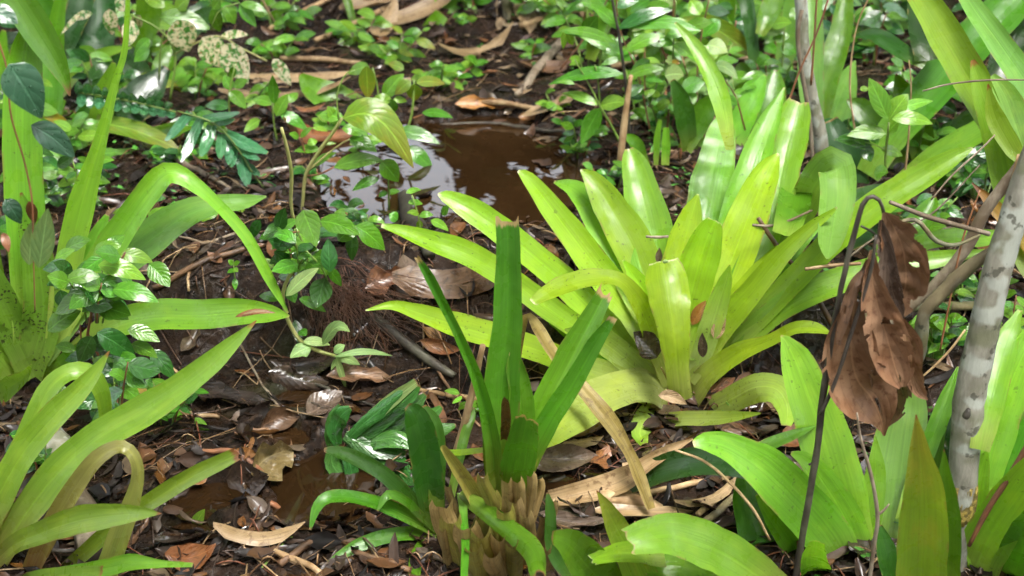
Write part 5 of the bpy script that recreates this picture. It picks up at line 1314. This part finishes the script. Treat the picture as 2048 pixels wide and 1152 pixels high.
for pts, mt, lab in (
        ([(824, 783, 9), (880, 795, 10), (960, 806, 10)], 'tanstick', 'level tan stick between wet fern and upright cane'),
        ([(745, 917, 9), (790, 916, 10), (830, 910, 9)], 'tanstick', 'short tan stick across the wet fern'),
        ([(1130, 84, 20), (1090, 130, 18), (1060, 165, 17), (1034, 198, 14)], 'twig', 'grey branch slanting into the far mud bank'),
        ([(218, 262, 10), (330, 312, 12), (430, 362, 10), (462, 384, 6)], 'twig', 'long grey stick below the silvery fern'),
        ([(310, 592, 13), (420, 545, 13), (520, 505, 11), (622, 468, 7)], 'brownstick', 'long brown stick above the bright left leaf'),
        ([(310, 728, 8), (360, 768, 8), (412, 806, 8)], 'brownstick', 'left one of two close brown sticks behind the olive leaf'),
        ([(322, 726, 8), (372, 764, 8), (424, 800, 8)], 'tanstick', 'right one of two close sticks behind the olive leaf'),
        ([(560, 122, 10), (640, 122, 12), (720, 132, 10)], 'tanstick', 'pale cane lying behind the four leaved rosette'),
        ([(630, 88, 10), (700, 62, 12), (790, 12, 12)], 'tanstick', 'tan cane slanting past the tall grass blade'),
        ([(540, 62, 9), (600, 32, 10), (680, -8, 10)], 'tanstick', 'tan cane in the far litter at the top edge'),
        ([(480, 690, 4), (520, 770, 5), (560, 830, 5), (580, 880, 4)], 'twig', 'thin grey twig over the black leaf'),
        ([(470, 870, 7), (520, 850, 7), (560, 900, 6)], 'brownstick', 'brown bent twig by the olive wet leaf'),
        ([(880, 255, 8), (980, 246, 9), (1060, 262, 9), (1170, 270, 6)], 'darktwig', 'dark stick along the far shore of the puddle'),
        ([(920, 210, 6), (1000, 205, 12), (1090, 228, 8)], 'tanstick', 'pale split cane on the far bank'),
        ([(802, 385, 12), (806, 430, 26), (826, 480, 36), (860, 530, 28)], 'darktwig', 'dark rotten stub at the near puddle edge'),
        ([(745, 640, 16), (800, 690, 22), (860, 735, 20), (910, 765, 14)], 'darktwig', 'dark root running down the bank below the root tuft'),
        ([(390, 905, 9), (450, 935, 12), (520, 962, 12), (544, 972, 9)], 'redstem', 'orange brown stick pair piece before the small puddle'),
        ([(540, 1010, 12), (556, 1024, 13), (566, 1032, 12)], 'redstem', 'short orange stick below the olive wet leaf'),
        ([(560, 880, 8), (590, 892, 10), (590, 925, 6)], 'brownstick', 'brown chip of wood above the small puddle'),
        ([(525, 1140, 5), (580, 1090, 6), (630, 1040, 6), (668, 1006, 4)], 'greenstem', 'long thin green stem lying before the small puddle'),
        ([(1200, 1008, 30), (1250, 1012, 38), (1300, 1026, 36), (1322, 1034, 24)], 'tanstick', 'grey tan rotten log piece left of the dark shaded leaf'),
        ([(1240, 1010, 10), (1320, 985, 12), (1420, 965, 12), (1490, 955, 8)], 'tanstick', 'long tan stick under the dark shaded leaf'),
        ([(1395, 1035, 12), (1440, 1000, 16), (1480, 960, 14)], 'tanstick', 'tan cane slanting in the dark gap at lower right'),
        ([(1400, 1060, 14), (1450, 1020, 16), (1500, 975, 14)], 'bark', 'mossy stick beside the tan cane in the dark gap'),
        ([(1000, 1160, 14), (960, 1150, 14), (930, 1160, 12)], 'tanstick', 'tan stub at the foot of the cut stump'),
        ([(85, 855, 40), (110, 900, 58), (140, 950, 62), (150, 975, 50)], 'trunk', 'weathered grey log end between the olive leaves'),
        ([(140, 980, 40), (170, 1040, 60), (190, 1110, 60)], 'twig', 'dark grey rotten log under the reddish leaves'),
        ([(300, 820, 9), (360, 836, 10), (440, 840, 9)], 'tanstick', 'tan stick behind the longest olive leaf'),
        ([(550, 1110, 14), (600, 1130, 14), (640, 1150, 12)], 'tanstick', 'tan cane in the litter at the bottom edge'),
        ([(560, 1140, 16), (610, 1100, 16), (650, 1075, 12)], 'brownstick', 'thick brown cane piece in the bottom litter'),
        ([(700, 1110, 12), (760, 1130, 14), (820, 1150, 12)], 'brownstick', 'dark brown cane under the small rosette'),
        ([(860, 720, 5), (900, 790, 6), (960, 860, 5)], 'brownstick', 'brown twig crossing the bank left of the cut bromeliad'),
        ([(600, 760, 5), (680, 800, 7), (760, 820, 5)], 'darktwig', 'black twig in the hollow below the chewed vine'),
        ([(360, 480, 5), (420, 500, 6), (470, 470, 5)], 'twig', 'curved grey root near the sheen leaf'),
        ([(380, 600, 5), (372, 560, 6), (390, 520, 5)], 'tanstick', 'short upright tan twig above the bright left leaf'),
        ([(1040, 60, 12), (1100, 40, 14), (1170, 20, 10)], 'tanstick', 'pale dead cane at the top right of the litter')):
    stick('log' if 'log' in lab else 'stick', pts, 0, 0, mt, lab, 'log' if 'log' in lab else 'stick', ground=True)

for pts, Y_, mt, lab in (
        ([(1120, 140, 3), (1180, 60, 3), (1220, -10, 3)], 4.3, 'redstem', 'thin wiry stem at the top left of the slender shrub'),
        ([(1300, 260, 4), (1276, 150, 3), (1240, 60, 3), (1232, -10, 3)], 3.8, 'redstem', 'thin orange brown stem leaning behind the slender shrub'),
        ([(1420, 320, 4), (1395, 200, 4), (1400, 90, 3), (1420, -10, 3)], 3.75, 'brownstick', 'thin brown sapling stem behind the tallest lime leaf'),
        ([(1720, 320, 4), (1700, 180, 4), (1712, 60, 3), (1740, -10, 3)], 3.55, 'tanstick', 'thin pale stem right of the thin grey trunk'),
        ([(1800, 420, 4), (1815, 300, 4), (1822, 180, 3), (1818, 120, 2)], 3.3, 'tanstick', 'fine pale stem behind the pale lime seedling'),
        ([(1880, 700, 4), (1900, 600, 4), (1925, 480, 4), (1960, 380, 3)], 2.6, 'redstem', 'thin brown stem between hanging leaves and sapling'),
        ([(1690, 520, 4), (1760, 470, 4), (1860, 430, 4), (1960, 330, 3)], 2.65, 'twig', 'thin grey twig rising above the pale stick'),
        ([(620, 120, 3), (560, 60, 4), (520, -10, 4)], 4.7, 'tanstick', 'thin pale stem in the far litter at the top'),
        ([(860, 110, 4), (930, 60, 5), (1000, 20, 5)], 4.9, 'tanstick', 'thin dead cane behind the fresh tall leaf'),
        ([(1350, 900, 5), (1420, 930, 6), (1500, 1010, 6), (1540, 1080, 5)], 2.05, 'tanstick', 'straw stem crossing the dark gap at lower right')):
    stick('twig', pts, Y_, 0, mt, lab, 'twig')
# hanging dead leaves on a dark twig
YD = gY(1592, 1148) - .03
hd = thing('hanging_dead_leaves', G(1600, 1160), 'big brown torn dead leaves hanging from a bent black twig', 'dead leaves')
rod([(1588, 1175, 15), (1612, 1030, 14), (1634, 900, 14), (1648, 780, 14), (1668, 650, 11), (1690, 540, 11), (1706, 478, 11), (1726, 408, 10), (1745, 393, 9), (1760, 402, 8), (1768, 428, 8)], YD, 0, 'darktwig', hd, 'twig', k=10, lump=.15, n=60)
rod([(1640, 830, 8), (1672, 760, 8), (1708, 650, 8), (1742, 540, 8), (1752, 470, 6)], YD - .02, 0, 'darktwig', hd, 'twig')
rod([(1722, 452, 5), (1742, 462, 5), (1752, 470, 4)], YD, 0, 'darktwig', hd, 'twig', n=6)
rod([(1618, 930, 5), (1630, 922, 4), (1638, 920, 3)], YD, 0, 'darktwig', hd, 'twig', n=6)
for pts, dy, mt in (([(1768, 425, 10), (1785, 450, 60), (1806, 500, 86), (1812, 560, 84), (1802, 600, 60), (1792, 622, 36)], .03, 'mauve'),
                    ([(1762, 440, 8), (1768, 480, 30), (1776, 540, 40), (1790, 600, 34), (1806, 640, 10)], .0, 'greybrown'),
                    ([(1744, 500, 10), (1745, 560, 40), (1758, 620, 74), (1778, 690, 84), (1792, 740, 66), (1804, 775, 14)], -.02, 'mauve'),
                    ([(1738, 520, 12), (1712, 600, 40), (1702, 680, 104), (1712, 752, 124), (1745, 800, 104), (1762, 838, 40), (1768, 872, 4)], .02, 'mauve'),
                    ([(1742, 560, 10), (1760, 660, 50), (1778, 740, 80), (1786, 800, 60), (1770, 850, 14)], .05, 'brown'),
                    ([(1800, 640, 20), (1822, 690, 44), (1824, 740, 40), (1838, 780, 26), (1856, 800, 3)], .02, 'mauve'),
                    ([(1736, 530, 6), (1708, 570, 20), (1690, 630, 22), (1676, 690, 10)], -.02, 'brown')):
    blade(pts, YD - .01, dy, mt, hd, 'dead_leaf', up=.0, cup=.3, wave=.24, p=1.0, cut=.5 if pts[-1][2] > 20 else 0, holes=int(4 + pts[2][2] / 14))

# root tuft
p = G(720, 640); rt = None
VV = []; FF = []; b = 0; r = random.Random(4)
for k in range(170):
    t = np.linspace(0, 1, 7)
    sx, sy = r.gauss(680, 34), r.gauss(590, 22); ex, ey = sx + r.uniform(20, 190), sy + r.uniform(10, 110)
    if r.random() < .35: ex = sx + r.uniform(-60, 40); ey = sy + r.uniform(80, 190)
    wb = r.uniform(2, 11); px = sx + (ex - sx) * t + wb * np.sin(t * r.uniform(4, 10) + k * 2); py = sy + (ey - sy) * t ** r.uniform(.8, 2) + wb * np.sin(t * r.uniform(4, 11) + k)
    Yk = p[1] + .06 + r.uniform(-.03, .03) - .12 * t
    pos = P(px, py, Yk); pos[:, 2] = np.maximum(pos[:, 2], H(pos[:, 0], pos[:, 1]) + .002 + .02 * r.random())
    v, f, _ = tube_vf(pos, [r.uniform(.0004, .0011)] * 7, 4)
    VV.append(np.array(v)); FF += [tuple(i + b for i in q4) for q4 in f]; b += len(v)
tag(mesh('root_tuft', np.vstack(VV), FF, M['root'], loc=p), 'hairy reddish brown root tuft on the bank below the vine', 'roots')

# ================================================================== FALLEN LEAVES
def fallen(px, py, L, W, ang, mat, label, seed, kind='leaf', lift=.006, tilt=.12, name='dead_leaf'):
    g = G(px, py)
    r = random.Random(seed)
    v, f, uv = dead_shape(kind, 1, W / L, seed)
    L = L * float(mpp(g))
    n = nrm(g[0], g[1]) + Vector((r.gauss(0, tilt), r.gauss(0, tilt) - .1, 0)); n.normalize()
    ax = Vector((math.cos(ang), math.sin(ang), 0)); ay = n.cross(ax).normalized(); ax = ay.cross(n)
    Vw = (v * L) @ np.array([ax, ay, n]) + g
    Vw[:, 2] += np.maximum(0, np.max(H(Vw[:, 0], Vw[:, 1]) - Vw[:, 2]) * .6) + lift
    o = mesh(name, Vw, f, DM[mat], uv=uv, loc=g)
    return tag(o, label, 'dead leaf' if kind == 'leaf' else 'dead strip', 'fallen leaves on the ground')


HERO = [
    (452, 812, 190, 78, -.25, 'dark', 'large black folded leaf behind the cut olive leaf end'),
    (818, 582, 95, 72, 1.35, 'greybrown', 'pale brown notched leaf standing by the thin cut blade'),
    (775, 580, 95, 62, .5, 'rust', 'rust leaf with holes left of the pale notched leaf'),
    (920, 580, 250, 66, .12, 'brown', 'long boat shaped brown leaf behind the tall cut blade'),
    (882, 712, 84, 30, -.5, 'rust', 'glossy rust leaf curled on the dark root'),
    (868, 682, 50, 24, 2.1, 'orange', 'orange leaf upright above the glossy rust leaf'),
    (536, 945, 110, 92, 1.0, 'khaki', 'wet olive brown leaf at the left shore of the small puddle'),
    (500, 1000, 110, 80, .2, 'dark', 'dark wet leaf below the olive brown one'),
    (405, 1000, 60, 30, 1.2, 'orange', 'yellow orange leaf lying next to the loose green leaf'),
    (375, 1090, 130, 80, .4, 'dark', 'dark brown sodden leaf right of the reddish arch'),
    (385, 1128, 100, 74, .3, 'rust', 'dark red brown leaf at the bottom left middle'),
    (520, 1090, 180, 34, .12, 'straw', 'tan torn strip in the bottom litter'),
    (640, 1050, 150, 34, .05, 'tan', 'pale tan leaf below the small puddle'),
    (1120, 936, 160, 56, .05, 'greybrown', 'broad flat grey brown leaf right of the stump'),
    (1165, 902, 90, 40, .3, 'tan', 'tan leaf under the drooping lime leaf'),
    (1200, 930, 70, 50, 1.2, 'rust', 'rusty leaf beneath the lime bromeliad'),
    (1510, 782, 120, 60, .2, 'brown', 'brown dead leaf resting on the front lime leaf'),
    (600, 168, 240, 44, .06, 'straw', 'wide straw strip above the fern'),
    (575, 200, 260, 40, .12, 'tan', 'long tan strip crossing behind the light seedling'),
    (640, 292, 210, 44, .25, 'rust', 'rolled orange brown leaf behind the tall seedling stem'),
    (622, 228, 60, 26, .1, 'rust', 'small red brown leaf left of the broad dull green leaf'),
    (960, 232, 100, 34, .1, 'orange', 'wet orange leaf on the far puddle shore'),
    (1105, 222, 130, 50, .3, 'tan', 'crumpled pale leaf on the far right shore'),
    (1010, 228, 70, 24, -.1, 'rust', 'wet rust leaf between far orange and pale leaves'),
    (1085, 150, 110, 60, .4, 'brown', 'brown pink leaf on the far bank right of the branch'),
    (960, 110, 170, 40, .5, 'straw', 'curled straw strip right of the fresh tall leaf'),
    (850, 30, 170, 40, .5, 'straw', 'pale straw strip behind the fresh tall leaf'),
    (1050, 40, 110, 44, 1.8, 'tan', 'folded tan leaf by the short brown stem'),
    (770, 60, 120, 44, 1.2, 'tan', 'dry folded tan leaf left of the fresh tall leaf'),
    (740, 20, 120, 40, .3, 'straw', 'dry strip at the top edge near the grass blade'),
    (1430, 125, 150, 60, -.1, 'greybrown', 'flaky pinkish dead leaf behind the lime tops'),
    (1470, 55, 60, 32, 1.0, 'tan', 'pale curled leaf near the grey green stem'),
    (1320, 110, 120, 80, 1.2, 'brown', 'large tan brown leaf behind the shrub'),
    (1330, 240, 130, 70, .6, 'tan', 'frayed tan leaf pile piece behind the shrub'),
    (1672, 290, 120, 60, 1.3, 'orange', 'orange brown leaf behind the thin trunk'),
    (1730, 240, 70, 50, 1.0, 'orange', 'orange brown leaf behind the pale lime seedling'),
    (1250, 130, 90, 40, .9, 'tan', 'tan leaf behind the dark shrub stem'),
    (1170, 340, 70, 30, .2, 'brown', 'brown leaf at the right puddle shore'),
    (1100, 262, 90, 26, .1, 'dark', 'black leaf at the far puddle edge'),
    (720, 775, 130, 54, .1, 'brown', 'rusty wet leaf in the hollow above the wet fern'),
    (615, 745, 140, 60, .1, 'dark', 'blackish crumpled leaf in the hollow'),
    (600, 810, 120, 62, -.3, 'dark', 'dark wet leaf above the small puddle'),
    (650, 820, 90, 60, .8, 'greybrown', 'shiny grey brown leaf left of the wet fern'),
    (560, 860, 80, 50, .5, 'brown', 'brown shining leaf over the small puddle'),
    (1430, 790, 90, 40, .4, 'rust', 'rust leaf inside the front lime leaves'),
    (1330, 960, 190, 30, .25, 'straw', 'straw strip under the front lime leaves at lower right'),
    (1290, 1050, 200, 34, .1, 'straw', 'long straw strip above the bitten bright leaf'),
    (1420, 1010, 170, 26, .6, 'tan', 'tan strip in the dark gap left of the broad bright leaves'),
    (1150, 1060, 150, 40, -.2, 'greybrown', 'grey brown leaf right of the cut sheaths'),
    (1480, 870, 90, 50, .2, 'brown', 'brown leaf in shade under the front lime rim'),
    (1590, 890, 90, 50, .5, 'rust', 'rusty leaf behind the broad bright leaf top'),
    (1750, 960, 80, 60, .9, 'black', 'blackish leaf between the broad upright leaves'),
    (1740, 1110, 110, 80, .3, 'black', 'dark dead leaf at the foot of the pale forked twig'),
    (470, 850, 40, 20, 1.4, 'greybrown', 'grey bark like chip under the black leaf'),
]
for i, h in enumerate(HERO):
    fallen(h[0], h[1], h[2], h[3], h[4], h[5], h[6], 100 + i, 'strip' if 'strip' in h[6] or 'boat' in h[6] else 'leaf', lift=.012)
o = oval((383, 1064), (410, 1018), 24, gY(395, 1050), 'herblight', None, 'loose_leaf'); tag(o, 'loose fresh green leaf lying on the lower left mud', 'leaf')
o = oval((390, 835), (420, 878), 20, gY(405, 860), 'herblight', None, 'loose_leaf'); tag(o, 'small loose yellow green leaf below the black leaf', 'leaf')
blade([(1100, 1000, 36), (1180, 982, 46), (1245, 960, 48), (1290, 930, 32), (1340, 900, 22), (1386, 878, 4)], gY(1240, 1010), .0, 'straw', None, 'dead_strip', cup=.3, wave=.12, label='bent light brown dead strip leaf over the dark shaded leaf', cat='dead leaf')
blade([(1030, 800, 14), (1032, 720, 20), (1044, 650, 18), (1058, 632, 14), (1078, 660, 24), (1110, 710, 24), (1160, 770, 30), (1220, 842, 34), (1256, 900, 22), (1280, 955, 26), (1302, 1018, 18)], YA - .16, -.28, 'mustard', None, 'dead_strip', cup=.06, wave=.25, up=.1, label='yellow brown dying strap leaf bent double behind the cut blades', cat='dead leaf')
# debris caught in the lime rosette
for px, py, L, W, a, mt, dy, lab in ((1290, 690, 70, 50, 2.3, 'black', -.06, 'dark brown leaf caught at left in the lime rosette'), (1405, 690, 50, 20, 1.6, 'black', -.03, 'dark narrow leaf caught in the lime rosette centre'), (1412, 560, 60, 26, 1.3, 'orange', .04, 'orange leaf standing between two lime leaves'),
                                     (1400, 625, 60, 24, 1.0, 'orange', .0, 'ochre leaf deep in the lime rosette'), (1440, 655, 50, 26, 1.1, 'tan', -.02, 'light tan leaf stuck on a right lime leaf'), (1318, 510, 30, 14, 1.5, 'greybrown', .0, 'small grey brown scrap below the tiny caught twig'),
                                     (1345, 800, 60, 24, -.3, 'tan', -.25, 'tan curled leaf on the lowest front lime leaf')):
    o = oval((px - L / 2 * math.cos(a), py + L / 2 * math.sin(a)), (px + L / 2 * math.cos(a), py - L / 2 * math.sin(a)), W, YA + dy, mt, None, 'dead_leaf', fold=.3, wave=.2)
    tag(o, lab, 'dead leaf')
o = rod([(1322, 735, 3), (1340, 765, 7), (1355, 788, 8), (1362, 795, 3)], YA - .14, 0, 'yellow', None, 'dead_strip'); tag(o, 'bright yellow thin strip in the front of the lime rosette', 'dead leaf')
